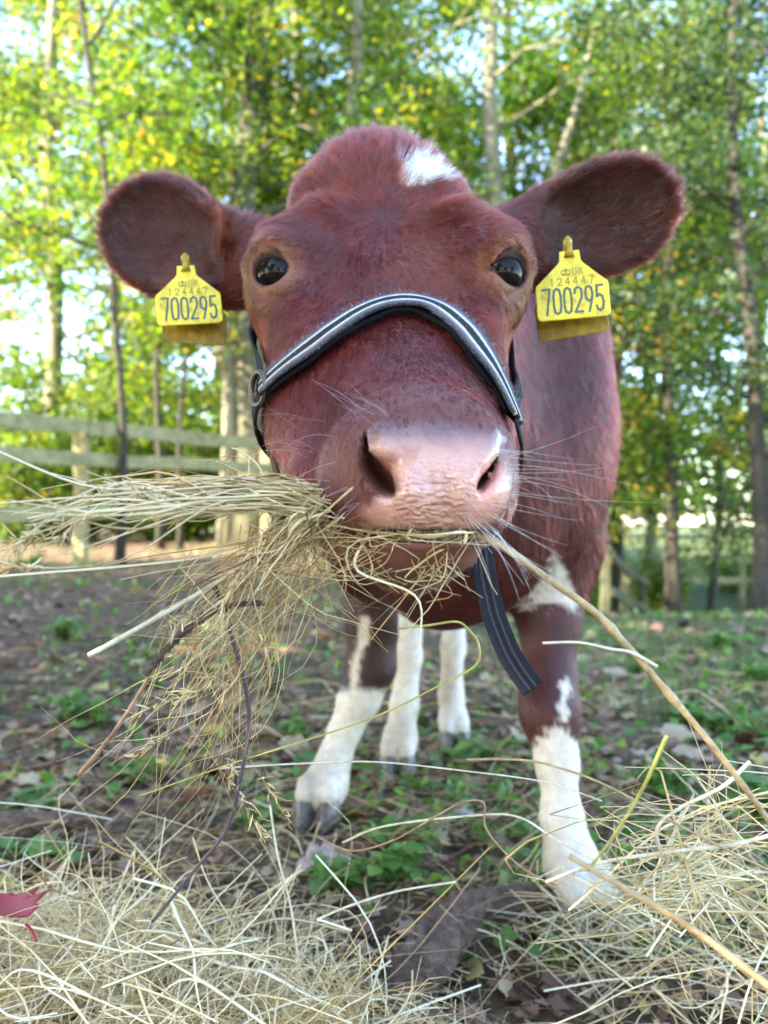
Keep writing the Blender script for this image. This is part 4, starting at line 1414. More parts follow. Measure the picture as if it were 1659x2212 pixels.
for i, (px, Y, lab, sd, hol) in enumerate(((-60, 15.5, 'leafy tree in the second rank, at the end nearest the open sky', 12, 0.25), (250, 18, 'leafy tree in the second rank, behind the bare-stemmed sapling', 13, 0.12), (480, 16, 'leafy tree in the second rank, behind the stout trunk', 14, 0.5),
                                     (760, 15, 'leafy tree in the second rank, behind the slender leaning trunk', 15, 0.5), (930, 18, 'leafy tree in the second rank, above the calf star', 16, 0.5), (1180, 16, 'leafy tree in the second rank, behind the forked trunk', 17, 0.35),
                                     (1400, 18.5, 'leafy tree in the second rank, over the lowered meadow', 18, 0.3), (1640, 17, 'leafy tree in the second rank, behind the dark bluish-green tree', 19, 0.3), (615, 13.5, 'leafy tree filling the gap between the stout and the slender leaning trunks', 51, 0.6), (1085, 13.5, 'leafy tree filling the gap past the forked trunk', 52, 0.6), (1320, 14.5, 'leafy tree above the short fence on the slope', 53, 0.5))):
    x, y = at(px, Y)
    tree('broadleaf_tree', lab, x, y, 0.16, 11.5, (0.2, 0), (1.2 if i < 6 else 2.6, 11.5), 3.6, int(20000 * LF), size=0.12, seed=sd, limbs=22, holes=hol, tint=(0.42, 0.22))
# unseen trees added to shade the calf and darken its eye reflections
for lab, x, y, sd in (('unseen tree added to shade the soil beside the calf', -4.8, 3.0, 21), ('unseen tree added to shade the calf, nearest to it', -4.0, -0.7, 22), ('unseen tree added to keep the low sun off the calf', -6.2, -2.2, 23), ('unseen tree added to shade the calf, set farther off', -7.4, 0.6, 24), ('unseen tree added behind the camera to darken the eye reflections', -2.2, -5.4, 25), ('unseen tree added far behind the camera to close the horizon', 3.0, -11.5, 26), ('unseen tree added behind the camera on the open side to close the horizon', 9.5, -8.0, 27), ('unseen tree added behind the camera on the shaded side to block skylight', -5.5, -7.5, 28)):
    hs__ = 1.0 if y > -3 else 0.62
    tree('added_shade_tree', lab, x, y, 0.2, 9.0 * hs__, (0, 0), (1.3, 8.5 * hs__), 2.7, int(15000 * LF), seed=sd, size=0.13, limbs=24, holes=0.95)
for i, (px, Y, w, h, n, lab) in enumerate(((30, 10.5, 1.3, 3.0, 8000, 'bush at the open end of the rail fence'), (190, 11.5, 1.2, 2.1, 6000, 'bush behind the fence post'), (330, 11, 1.2, 2.2, 6000, 'bush behind the two dark saplings'),
                                     (430, 12.5, 1.3, 2.6, 6000, 'tall bush just short of the stout trunk'), (640, 12, 1.2, 2.4, 5000, 'bush hidden mostly by the calf head'), (1270, 14, 1.2, 1.9, 5000, 'bush past the calf shoulder'),
                                     (1420, 17, 1.0, 1.2, 3000, 'low bush on the falling ground under the dark slim tree'), (1600, 19, 1.2, 1.3, 3000, 'low sunlit bush at the meadow edge'))):
    x, y = at(px, Y)
    bush(lab, x, y, w, h, int(n * LF), 40 + i, size=0.09)

# far wood beyond the meadow: one mass
r = np.random.default_rng(77)
nn_ = int(26000 * LF)
fx = r.uniform(-45, 45, nn_); fy = r.uniform(34, 46, nn_)
top = 7 + 2.5 * np.sin(fx * 0.35) + 1.5 * np.sin(fx * 0.9 + 1)
fz_ = r.uniform(0, 1, nn_) * top
keepf = ~((fx > 8) & (fz_ < 1.4))
p = np.stack([fx, fy, fz_ - 0.5], 1)[keepf]
V, F = leaves(p, np.full(len(p), 0.55), 0.7, 5)
tn = np.clip(r.normal(0.5, 0.2, len(p)), 0, 1)
fw = fast_mesh('distant_wood', V, F, leaf_green, None, np.repeat(np.repeat(tn[:, None], 3, 1), 4, 0))
tag(fw, 'far wood closing the view beyond the meadow', 'wood', kind='stuff')

# ------------------------------------------------------------------ fences
wood = M('weathered_rail')
tw_ = wood.n('ShaderNodeTexCoord')
mw = wood.n('ShaderNodeMapping'); mw.inputs['Scale'].default_value = (1, 1, 1); wood.l(tw_.outputs['Object'], mw.inputs[0])
nw_ = wood.noise(9, 8, 0.7, mw.outputs[0])
wood.l(wood.ramp(nw_.outputs[0], [(0.3, (0.14, 0.125, 0.05)), (0.55, (0.29, 0.255, 0.12)), (0.78, (0.42, 0.36, 0.21))]), wood.b.inputs['Base Color'])
wood.bump(nw_.outputs[0], 0.5, 0.01); wood.set(Roughness=0.9)


def plank(a, b, hgt, thk):
    a = np.array(a, float); b = np.array(b, float)
    d = b - a; L = np.linalg.norm(d); d /= L
    s = np.cross(d, (0, 0, 1)); s /= np.linalg.norm(s); u = np.cross(s, d)
    V = []; F = []
    n = 8
    prof = [(-1, -.85), (-.8, -1), (.8, -1), (1, -.85), (1, .85), (.8, 1), (-.8, 1), (-1, .85)]
    for i in range(n):
        c = a + d * L * i / (n - 1) + u * 0.008 * math.sin(i * 1.3 + a[2] * 9)
        for p_, q_ in prof:
            V.append(c + s * p_ * thk / 2 + u * q_ * hgt / 2)
    k = len(prof)
    for i in range(n - 1):
        for j in range(k):
            F.append((i * k + j, i * k + (j + 1) % k, (i + 1) * k + (j + 1) % k, (i + 1) * k + j))
    F.append(tuple(range(k))[::-1]); F.append(tuple(range((n - 1) * k, n * k)))
    return V, F


dwood = M('dark_rail').set(Roughness=0.95)  # darker green-brown wood for the short slope fence
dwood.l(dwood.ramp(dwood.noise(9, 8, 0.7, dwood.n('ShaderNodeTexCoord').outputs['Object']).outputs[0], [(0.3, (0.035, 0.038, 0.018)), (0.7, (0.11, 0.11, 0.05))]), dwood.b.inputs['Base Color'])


def fence(label, pts, rails, hgt, post_w=0.11, wood=wood):
    f = empty('rail_fence', (pts[0][0], pts[0][1], float(terrain(*pts[0]))))
    tag(f, label, 'fence')
    off = Matrix.Translation(-Vector(f.location))
    P3 = [np.array((x_, y_, float(terrain(x_, y_)))) for x_, y_ in pts]
    d = P3[-1] - P3[0]; s = np.array((d[1], -d[0], 0)); s /= np.linalg.norm(s)
    if s[1] > 0:
        s = -s
    for p_ in P3:
        V, F = plank(p_ + (0, 0, -0.2), p_ + (0.001, 0, hgt), post_w, post_w)
        o = mesh_obj('post', V, F, wood.m, f); o.matrix_parent_inverse = off
    for a, b in zip(P3, P3[1:]):
        e = (b - a) / np.linalg.norm(b - a) * 0.004
        for (z_, w_) in rails:
            V, F = plank(a + e + s * (post_w / 2 + 0.022) + (0, 0, z_), b - e + s * (post_w / 2 + 0.022) + (0, 0, z_), w_, 0.04)
            o = mesh_obj('rail', V, F, wood.m, f); o.matrix_parent_inverse = off
    return f


fa, fb = np.array((-2.63, 6.68)), np.array((-1.38, 9.0))
dd = fb - fa
fence('long wooden three-rail fence weathered green, in front of the stout trunk', [tuple(fa - dd), tuple(fa), tuple(fb), tuple(fb + dd)], [(1.20, 0.13), (0.93, 0.12), (0.47, 0.13)], 1.28)
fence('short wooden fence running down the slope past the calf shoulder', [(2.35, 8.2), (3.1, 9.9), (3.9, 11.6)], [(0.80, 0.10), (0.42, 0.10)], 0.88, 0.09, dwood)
fence('distant two-rail fence across the foot of the bright meadow', [(6.0, 17.0), (8.0, 17.2), (10.0, 17.5), (12.5, 17.8)], [(1.0, 0.14), (0.55, 0.14)], 1.15, 0.12)
# ------------------------------------------------------------------ hay
hay_m = M('hay')
ha = hay_m.n('ShaderNodeAttribute', attribute_name='tint')
hs_ = hay_m.n('ShaderNodeSeparateColor'); hay_m.l(ha.outputs['Color'], hs_.inputs[0])
hay_m.l(hay_m.ramp(hs_.outputs[0], [(0.0, (0.17, 0.070, 0.030)), (0.18, (0.36, 0.20, 0.070)), (0.45, (0.56, 0.41, 0.18)), (0.7, (0.72, 0.58, 0.32)), (0.9, (0.86, 0.77, 0.55)), (1.0, (0.72, 0.58, 0.32))]), hay_m.b.inputs['Base Color'])
hay_m.set(Roughness=0.45, Specular_IOR_Level=0.5)
hr = np.random.default_rng(99)


def ribbons(P_, R_, T_, k=3):
    """P_ (n, m, 3) strands, R_ (n, m) radii, T_ (n,) tint: three-sided stalks in one mesh"""
    n, m = P_.shape[:2]
    T = np.gradient(P_, axis=1); T /= np.linalg.norm(T, axis=2, keepdims=True) + 1e-12
    ref = hr.normal(size=(n, 1, 3)); U = np.cross(T, ref); U /= np.linalg.norm(U, axis=2, keepdims=True) + 1e-12
    W = np.cross(T, U)
    a = np.arange(k) * 2 * math.pi / k
    fl = hr.uniform(0.30, 1.0, n)[:, None, None, None]        # some stalks are round, some are flat blades
    V = P_[:, :, None] + (U[:, :, None] * (np.cos(a) * 1.35)[None, None, :, None] + W[:, :, None] * np.sin(a)[None, None, :, None] * fl) * R_[:, :, None, None]
    b = (np.arange(n) * m * k)[:, None, None] + (np.arange(m - 1) * k)[None, :, None]
    j = np.arange(k)[None, None]; j2 = (j + 1) % k
    F = np.stack([b + j, b + j2, b + k + j2, b + k + j], -1).reshape(-1, 4)
    return V.reshape(-1, 3), F, np.repeat(np.repeat(T_[:, None], 3, 1), m * k, 0)


def resample(C, m):
    """C (n, c, 3) control points -> (n, m, 3) smooth strands (Catmull-Rom)"""
    n, c = C.shape[:2]
    E = np.concatenate([2 * C[:, :1] - C[:, 1:2], C, 2 * C[:, -1:] - C[:, -2:-1]], 1)
    t = np.linspace(0, c - 1 - 1e-6, m); i = t.astype(int); u = (t - i)[None, :, None]
    p0, p1, p2, p3 = E[:, i], E[:, i + 1], E[:, i + 2], E[:, i + 3]
    return 0.5 * ((2 * p1) + (-p0 + p2) * u + (2 * p0 - 5 * p1 + 4 * p2 - p3) * u ** 2 + (-p0 + 3 * p1 - 3 * p2 + p3) * u ** 3)


def resample_lin(C, m):
    n, c = C.shape[:2]
    t = np.linspace(0, c - 1 - 1e-6, m); i = t.astype(int); u = (t - i)[None, :, None]
    return C[:, i] * (1 - u) + C[:, i + 1] * u


def seed_heads(tips, num=26):
    """loose feathery panicles at the ends of stems: tips are (point, direction)"""
    C = []
    for p_, d_ in tips:
        d_ = d_ / (np.linalg.norm(d_) + 1e-9)
        for _ in range(num):
            b = p_ + d_ * hr.uniform(-0.028, 0.012) + hr.normal(0, 0.001, 3)
            e = d_ * 0.8 + hr.normal(0, 0.45, 3)
            L_ = hr.uniform(0.004, 0.011)
            C.append([b, b + e * L_ * 0.5 + hr.normal(0, 0.0006, 3), b + e * L_])
    S_ = resample(np.array(C), 4)
    n = len(C)
    return S_, np.full((n, 4), 1.0) * np.array((0.0002, 0.0005, 0.0005, 0.0001)), np.clip(hr.normal(0.5, 0.22, n), 0, 1)


def jit(C, amp):
    """bends and kinks"""
    n, c = C.shape[:2]
    L = np.linalg.norm(C[:, -1] - C[:, 0], axis=1)[:, None, None]
    s = np.linspace(0, 1, c)[None, :, None]
    return C + hr.normal(size=C.shape) * amp * L * np.sqrt(s)


def radii(n, m, lo, hi):
    s = np.linspace(0, 1, m)[None]
    base = np.exp(hr.uniform(math.log(lo), math.log(hi), n))[:, None]
    return base * (1 - 0.65 * s ** 2)


def batch(n, pts, spread, dspread, amp, m=14, rad=(0.00025, 0.0008), tint=(0.55, 0.22)):
    """n strands along a list of (px, py, depth) each blurred by spread"""
    C = np.empty((n, len(pts), 3))
    for i, (a, b, d) in enumerate(pts):
        sx, sy = spread[i] if isinstance(spread, list) else (spread, spread)
        for j in range(n):
            C[j, i] = P(a + hr.normal() * sx, b + hr.normal() * sy, d + hr.normal() * dspread)
    # strands end at different places
    f = hr.uniform(0.55, 1.12, n)[:, None, None]
    C = C[:, :1] + (C - C[:, :1]) * np.where(np.arange(len(pts))[None, :, None] > 0, 0.25 * f + 0.75 * np.minimum(f, 1.0), 1)
    C = jit(C, amp * 0.75)
    S_ = resample(C, m)
    # a good share are kinked rather than curved
    ks = resample_lin(C, m)
    kk = hr.random(n) < 0.45
    S_[kk] = ks[kk] * 0.8 + S_[kk] * 0.2
    L_ = np.linalg.norm(C[:, -1] - C[:, 0], axis=1)[:, None, None]
    wob_ = np.cumsum(hr.normal(0, 1, S_.shape), axis=1); wob_ -= wob_[:, :1]
    S_ = S_ + wob_ * L_ * 0.0045
    return S_, radii(n, m, *rad), np.clip(hr.normal(tint[0], tint[1], n), 0, 1)


def build_strands(name, batches, parent=None):
    Vs = []; Fs = []; Cs = []; o = 0
    for b in batches:
        V, F, C = ribbons(*b)
        Vs.append(V); Fs.append(F + o); Cs.append(C); o += len(V)
    return fast_mesh(name, np.concatenate(Vs), np.concatenate(Fs), hay_m.m, parent, np.concatenate(Cs))


mouth = []
mouth.append(batch(64, [(700, 1085, 0.452), (590, 1062, 0.445), (440, 1060, 0.44), (290, 1085, 0.44)], [(25, 16), (30, 16), (45, 18), (70, 26)], 0.016, 0.035))
mouth.append(batch(48, [(690, 1078, 0.45), (560, 1046, 0.44), (400, 1040, 0.43), (200, 1068, 0.42)], [(20, 10), (25, 9), (40, 11), (70, 18)], 0.014, 0.025, rad=(0.0004, 0.0011), tint=(0.65, 0.18)))
mouth.append(batch(26, [(690, 1090, 0.45), (500, 1080, 0.42), (250, 1100, 0.39), (20, 1130, 0.37)], [(25, 14), (30, 20), (40, 40), (50, 60)], 0.02, 0.02, rad=(0.0004, 0.0011), tint=(0.7, 0.2)))
mouth.append(batch(76, [(705, 1095, 0.448), (640, 1150, 0.44), (575, 1225, 0.435)], [(25, 18), (30, 20), (45, 40)], 0.016, 0.04, rad=(0.0003, 0.0010), tint=(0.66, 0.2)))
mouth.append(batch(52, [(700, 1095, 0.45), (590, 1180, 0.44), (450, 1290, 0.435), (360, 1380, 0.43)], [(28, 18), (40, 28), (60, 45), (90, 70)], 0.018, 0.045, rad=(0.00018, 0.0007)))
mouth.append(batch(26, [(700, 1100, 0.45), (600, 1250, 0.45), (500, 1420, 0.46), (400, 1600, 0.48)], [(30, 20), (60, 40), (80, 60), (110, 90)], 0.02, 0.04, rad=(0.00015, 0.0005), tint=(0.45, 0.2)))
mouth.append(batch(26, [(600, 1150, 0.45), (520, 1330, 0.46), (470, 1500, 0.48), (430, 1680, 0.52)], [(60, 40), (60, 60), (80, 70), (90, 90)], 0.02, 0.05, rad=(0.00015, 0.00045), tint=(0.4, 0.2)))
mouth.append(batch(18, [(860, 1146, 0.425), (820, 1178, 0.42), (790, 1245, 0.425), (770, 1310, 0.43)], [(95, 6), (100, 14), (110, 35), (120, 55)], 0.010, 0.13, rad=(0.0002, 0.0008)))
mouth.append(batch(9, [(780, 1130, 0.425), (860, 1162, 0.412), (940, 1172, 0.41), (1000, 1190, 0.415)], [(55, 10), (40, 12), (40, 14), (50, 30)], 0.010, 0.12, rad=(0.0003, 0.0009), tint=(0.6, 0.22)))
mouth.append(batch(34, [(720, 1110, 0.44), (650, 1210, 0.43), (690, 1310, 0.43), (740, 1370, 0.44)], [(50, 20), (60, 40), (60, 50), (90, 60)], 0.014, 0.12, rad=(0.00015, 0.0005), tint=(0.35, 0.2)))
mouth.append(batch(20, [(960, 1150, 0.425), (950, 1200, 0.42), (960, 1260, 0.42), (930, 1330, 0.43)], [(40, 5), (40, 15), (50, 25), (60, 50)], 0.008, 0.12, rad=(0.0002, 0.0006)))
mouth.append(batch(22, [(640, 1160, 0.455), (540, 1400, 0.48), (450, 1650, 0.53), (360, 1890, 0.60)], [(50, 40), (75, 70), (95, 70), (120, 60)], 0.02, 0.035, rad=(0.00018, 0.00055), tint=(0.55, 0.2)))
mouth.append(batch(16, [(560, 1240, 0.45), (430, 1400, 0.46), (300, 1540, 0.48), (160, 1700, 0.50)], [(50, 40), (60, 50), (70, 60), (80, 60)], 0.02, 0.05, rad=(0.0002, 0.0006), tint=(0.6, 0.2)))
# a few long stems reaching out
for pts, rd, tn in (([(700, 1080, 0.45), (430, 1050, 0.43), (200, 1052, 0.40), (-40, 960, 0.38)], 0.0011, 0.75), ([(690, 1070, 0.45), (520, 1050, 0.43), (330, 1062, 0.40), (-30, 1090, 0.37)], 0.0013, 0.82),
                    ([(700, 1110, 0.45), (540, 1172, 0.45), (380, 1212, 0.43), (-30, 1248, 0.40)], 0.0010, 0.8), ([(690, 1120, 0.45), (560, 1165, 0.45), (330, 1200, 0.44), (180, 1232, 0.43)], 0.0009, 0.6),
                    ([(640, 1065, 0.45), (540, 1000, 0.45), (490, 986, 0.45), (400, 1010, 0.45)], 0.0006, 0.7), ([(590, 1085, 0.44), (560, 1010, 0.44), (520, 975, 0.44), (500, 968, 0.44)], 0.0008, 0.6),
                    ([(545, 1080, 0.44), (540, 1040, 0.44), (538, 1005, 0.44), (540, 985, 0.44)], 0.0005, 0.7), ([(860, 1150, 0.42), (930, 1160, 0.41), (1000, 1148, 0.41), (1004, 1172, 0.41)], 0.0013, 0.85),
                    ([(700, 1050, 0.45), (500, 1030, 0.44), (410, 1050, 0.44), (60, 1120, 0.42)], 0.0012, 0.78), ([(1010, 1150, 0.43), (1035, 1200, 0.42), (1060, 1260, 0.42), (1075, 1285, 0.42)], 0.0008, 0.8),
                    ([(800, 1150, 0.43), (770, 1230, 0.42), (900, 1290, 0.42), (905, 1400, 0.43)], 0.0009, 0.82)):
    C = np.array([[P(*q) for q in pts]])
    S_ = resample(C, 18)
    mouth.append((S_, np.linspace(rd, rd * 0.6, 18)[None], np.array([tn])))
tips = []
for b_ in mouth[:3] + mouth[4:7]:
    for i_ in hr.choice(len(b_[0]), 4, replace=False):
        tips.append((b_[0][i_, -1], b_[0][i_, -1] - b_[0][i_, -3]))
mouth.append(seed_heads(tips))
mh = build_strands('hay_mouthful', mouth)
tag(mh, 'tangle of pale dry hay hanging from the calf mouth', 'hay', kind='stuff')


# the heaps on the ground: stalks lying over mounds
def mound(cx, cy, rx, ry, h, n, ln, rad, up=0.35, tint=(0.6, 0.22), seed=0):
    u = hr.normal(size=(n, 2)) * 0.55
    x = cx + u[:, 0] * rx; y = cy + u[:, 1] * ry
    top = h * np.exp(-(u ** 2).sum(1) * 0.9)
    z = terrain(x, y) + top * hr.beta(2.2, 1.0, n) + 0.004
    a = hr.uniform(0, 2 * math.pi, n)
    el = hr.normal(0, up, n)
    L = ln * np.exp(hr.normal(0, 0.45, n))
    d = np.stack([np.cos(a) * np.cos(el), np.sin(a) * np.cos(el), np.sin(el)], 1)
    s = np.linspace(-0.5, 0.5, 5)[None, :, None]
    C = np.stack([x, y, z], 1)[:, None] + d[:, None] * L[:, None, None] * s
    bend = hr.normal(0, 0.10, (n, 1, 3)) * L[:, None, None] * (1 - 4 * s ** 2)
    C = C + bend + hr.normal(0, 0.02, C.shape) * L[:, None, None]
    C[..., 2] = np.maximum(C[..., 2], terrain(C[..., 0], C[..., 1]) + 0.002)
    return resample(C, 11), radii(n, 11, *rad), np.clip(hr.normal(tint[0], tint[1], n), 0, 1)


heap = [mound(-0.20, 0.60, 0.24, 0.14, 0.18, 230, 0.14, (0.0007, 0.0014), up=0.35, tint=(0.82, 0.08)),
        mound(-0.24, 0.66, 0.26, 0.15, 0.175, int(1200), 0.10, (0.00022, 0.0010)),
        mound(-0.18, 0.66, 0.18, 0.13, 0.19, 150, 0.15, (0.0004, 0.0011), up=0.8, tint=(0.72, 0.18)),
        mound(-0.36, 0.72, 0.14, 0.14, 0.165, 350, 0.11, (0.0003, 0.0009)),
        mound(-0.06, 0.60, 0.13, 0.10, 0.16, 420, 0.09, (0.0002, 0.0008), tint=(0.5, 0.22))]
hp = build_strands('hay_heap', heap)
tag(hp, 'heap of pale dry hay lying on the ground under the calf mouthful', 'hay', kind='stuff')
heap2 = [mound(0.36, 0.62, 0.15, 0.14, 0.20, 190, 0.12, (0.0003, 0.0010), up=0.5, tint=(0.62, 0.22)),
         mound(0.26, 0.47, 0.10, 0.07, 0.215, 150, 0.10, (0.0003, 0.0009), up=0.5, tint=(0.45, 0.22)),
         mound(0.40, 0.84, 0.20, 0.18, 0.12, 190, 0.16, (0.0004, 0.0012), up=0.4, tint=(0.66, 0.2))]
heap2.append(batch(42, [(1430, 1980, 0.50), (1450, 1870, 0.49), (1490, 1780, 0.48), (1520, 1700, 0.47)], [(140, 60), (140, 60), (150, 60), (160, 70)], 0.03, 0.14, rad=(0.0004, 0.0010), tint=(0.72, 0.16), m=11))
heap2.append(mound(0.235, 0.86, 0.10, 0.05, 0.07, 150, 0.09, (0.0003, 0.0009), up=0.4, tint=(0.7, 0.18)))
hp2 = build_strands('hay_heap', heap2)
tag(hp2, 'looser heap of hay in front of the calf forward hoof, soft and brownish', 'hay', kind='stuff')
scat = [mound(0.1, 1.1, 0.9, 0.5, 0.02, 900, 0.05, (0.0003, 0.0009), up=0.15, tint=(0.3, 0.3)),
        mound(0.1, 1.2, 1.0, 0.6, 0.03, 900, 0.10, (0.0004, 0.0012), up=0.12, tint=(0.35, 0.25)),
        mound(-0.4, 1.6, 1.2, 0.8, 0.03, 500, 0.10, (0.0006, 0.0016), up=0.10, tint=(0.25, 0.22)),
        mound(0.5, 2.4, 1.6, 1.2, 0.03, 500, 0.12, (0.0008, 0.0022), up=0.10, tint=(0.3, 0.22))]
so = build_strands('hay_scatter', scat)
tag(so, 'stray stalks trodden into the soil round the hooves', 'hay', kind='stuff')

# stalks and twigs that stand out one by one
twig_m = M('dark_twig').set(Roughness=0.8)
twig_m.l(twig_m.ramp(twig_m.noise(260, 5, 0.7, twig_m.n('ShaderNodeTexCoord').outputs['Object']).outputs[0], [(0.3, (0.022, 0.014, 0.012)), (0.7, (0.11, 0.075, 0.055))]), twig_m.b.inputs['Base Color'])
purp_m = M('purple_stem').set(Roughness=0.6)
purp_m.l(purp_m.ramp(purp_m.noise(120, 5).outputs[0], [(0.3, (0.050, 0.034, 0.048)), (0.7, (0.14, 0.11, 0.15))]), purp_m.b.inputs['Base Color'])


def straw_m(name, c0, c1, scale=90):
    m = M(name).set(Roughness=0.5)
    tcx = m.n('ShaderNodeTexCoord')
    nn2 = m.noise(scale, 5, 0.7, tcx.outputs['Object'])
    m.l(m.ramp(nn2.outputs[0], [(0.32, c0), (0.68, c1)]), m.b.inputs['Base Color'])
    m.bump(m.noise(900, 3, 0.6, tcx.outputs['Object']).outputs[0], 0.3, 0.0006)
    return m.m


straw_gold = straw_m('straw_gold', (0.20, 0.125, 0.05), (0.50, 0.38, 0.19))
straw_pale = straw_m('straw_pale', (0.45, 0.38, 0.24), (0.72, 0.68, 0.58))
straw_red = straw_m('straw_red', (0.18, 0.085, 0.05), (0.42, 0.26, 0.16))
straw_green = straw_m('straw_green', (0.30, 0.27, 0.06), (0.52, 0.48, 0.16))


def stalk(name, label, cat, pts, r0, r1, mat, nodes=(), rough=0.0, m=40, k=9, grp=None):
    C = np.array([[P(*q) for q in pts]])
    S_ = resample(C, m)[0]
    rad = np.linspace(r0, r1, m)
    rg_ = np.random.default_rng(abs(hash(label)) % 1000 if False else len(label) * 7)
    if rough:
        rad = rad * (1 + rough * rg_.normal(size=m))
        S_ = S_ + rg_.normal(0, r0 * rough, S_.shape)
    for nd in nodes:
        rad = rad * (1 + 0.45 * np.exp(-((np.linspace(0, 1, m) - nd) / 0.018) ** 2))
    V, F = tube(S_, rad, k)
    o = mesh_obj(name, V, F, mat, None, True)
    tag(o, label, cat, grp)
    return o


stalk('straw_stalk', 'thick golden jointed stalk slanting from the calf lips to the far corner heap', 'stalk', [(1010, 1148, 0.425), (1085, 1180, 0.41), (1190, 1255, 0.40), (1285, 1322, 0.395), (1350, 1390, 0.39), (1420, 1470, 0.385), (1530, 1600, 0.38), (1600, 1690, 0.375), (1680, 1800, 0.37)], 0.0021, 0.0014, straw_gold, (0.10, 0.44, 0.66), m=90)
stalk('straw_stalk', 'short pale side shoot crossing the thick golden stalk', 'stalk', [(1172, 1389, 0.39), (1250, 1388, 0.388), (1320, 1402, 0.386), (1365, 1410, 0.386), (1420, 1440, 0.384)], 0.0006, 0.0009, straw_pale)
stalk('straw_stalk', 'pale blunt-ended straw poking out below the mouthful', 'stalk', [(700, 1110, 0.45), (560, 1200, 0.445), (440, 1275, 0.44), (320, 1345, 0.435), (192, 1416, 0.43)], 0.0008, 0.0017, straw_pale, (0.35, 0.7,), rough=0.05)
stalk('twig', 'knobbly dark bark twig caught in the hanging hay', 'twig', [(570, 1302, 0.44), (500, 1308, 0.44), (440, 1335, 0.44), (390, 1372, 0.44), (345, 1420, 0.44), (312, 1458, 0.44)], 0.0016, 0.0024, twig_m.m, rough=0.16, m=60)
stalk('stem', 'brown flattened stem running on below the dark bark twig', 'stem', [(372, 1330, 0.445), (340, 1420, 0.445), (300, 1500, 0.45), (240, 1590, 0.455), (170, 1675, 0.46)], 0.0007, 0.0015, straw_red, rough=0.1)
stalk('stem', 'dark purple stem hanging down through the hay to the heap', 'stem', [(455, 1255, 0.45), (485, 1310, 0.455), (505, 1390, 0.46), (528, 1470, 0.47), (538, 1560, 0.485), (520, 1680, 0.50), (490, 1790, 0.53), (420, 1880, 0.56), (330, 1990, 0.60)], 0.0016, 0.0012, purp_m.m, rough=0.06, m=70)
stalk('straw_stalk', 'bent yellow straw crooked over the white hind leg', 'stalk', [(858, 1358, 0.46), (930, 1350, 0.46), (985, 1343, 0.46), (1010, 1358, 0.46), (1034, 1392, 0.46), (1028, 1436, 0.46), (960, 1475, 0.46), (830, 1540, 0.47), (690, 1590, 0.48), (500, 1650, 0.50), (300, 1720, 0.52)], 0.0008, 0.0005, straw_green, m=80)
stalk('straw_stalk', 'long thin straw arching across in front of the forward hooves', 'stalk', [(470, 1660, 0.52), (640, 1650, 0.54), (810, 1646, 0.56), (1000, 1665, 0.57), (1180, 1690, 0.58), (1300, 1730, 0.58)], 0.0007, 0.0005, straw_pale, m=60)
stalk('straw_stalk', 'long straw reaching from the forward leg out to the loose heap', 'stalk', [(1008, 1641, 0.50), (1080, 1640, 0.49), (1160, 1646, 0.48), (1250, 1672, 0.47), (1340, 1712, 0.46), (1480, 1790, 0.45), (1680, 1890, 0.44)], 0.0007, 0.0008, straw_gold, m=60)
stalk('straw_stalk', 'pale straw with a soft bend lying between the two heaps', 'stalk', [(740, 1820, 0.62), (830, 1785, 0.60), (1020, 1762, 0.57), (1120, 1765, 0.55), (1210, 1820, 0.53), (1330, 1880, 0.51)], 0.0009, 0.0007, straw_pale, m=50)
stalk('dry_leaf_blade', 'curled reddish dry blade above the pale bent straw', 'grass blade', [(690, 1810, 0.63), (760, 1838, 0.61), (850, 1815, 0.59), (930, 1770, 0.57), (1000, 1733, 0.56), (1045, 1735, 0.56), (1050, 1790, 0.56), (1110, 1860, 0.55), (1200, 1920, 0.54)], 0.0008, 0.0007, straw_red, rough=0.05, m=60)
stalk('straw_stalk', 'olive straw leaning up out of the loose heap', 'stalk', [(1440, 1590, 0.42), (1390, 1700, 0.43), (1330, 1800, 0.44), (1270, 1880, 0.46)], 0.0012, 0.0008, straw_green)
stalk('straw_stalk', 'thick blurred stalk lying low across the corner of the loose heap', 'stalk', [(1230, 1850, 0.36), (1350, 1920, 0.345), (1500, 2010, 0.33), (1700, 2160, 0.31)], 0.0013, 0.0016, straw_gold)
stalk('straw_stalk', 'white straw sweeping level to the edge of the loose heap', 'stalk', [(1180, 1905, 0.50), (1290, 1865, 0.48), (1450, 1840, 0.46), (1580, 1825, 0.45), (1700, 1795, 0.44)], 0.0011, 0.0013, straw_pale)
stalk('straw_stalk', 'pale straw crooked like an elbow beside the log', 'stalk', [(760, 2010, 0.62), (700, 1990, 0.62), (690, 1985, 0.62), (760, 1955, 0.62), (860, 1925, 0.62), (985, 1905, 0.62)], 0.0010, 0.0008, straw_pale, m=50)
stalk('straw_stalk', 'upright white straw standing out of the main heap', 'stalk', [(583, 1740, 0.60), (600, 1850, 0.61), (628, 1960, 0.62), (645, 2080, 0.63)], 0.0009, 0.0009, straw_pale)
stalk('straw_stalk', 'white straw looped beside the golden stalk end', 'stalk', [(1620, 1645, 0.42), (1560, 1700, 0.42), (1470, 1745, 0.43), (1420, 1790, 0.43), (1430, 1850, 0.44)], 0.0011, 0.0009, straw_pale, m=50)

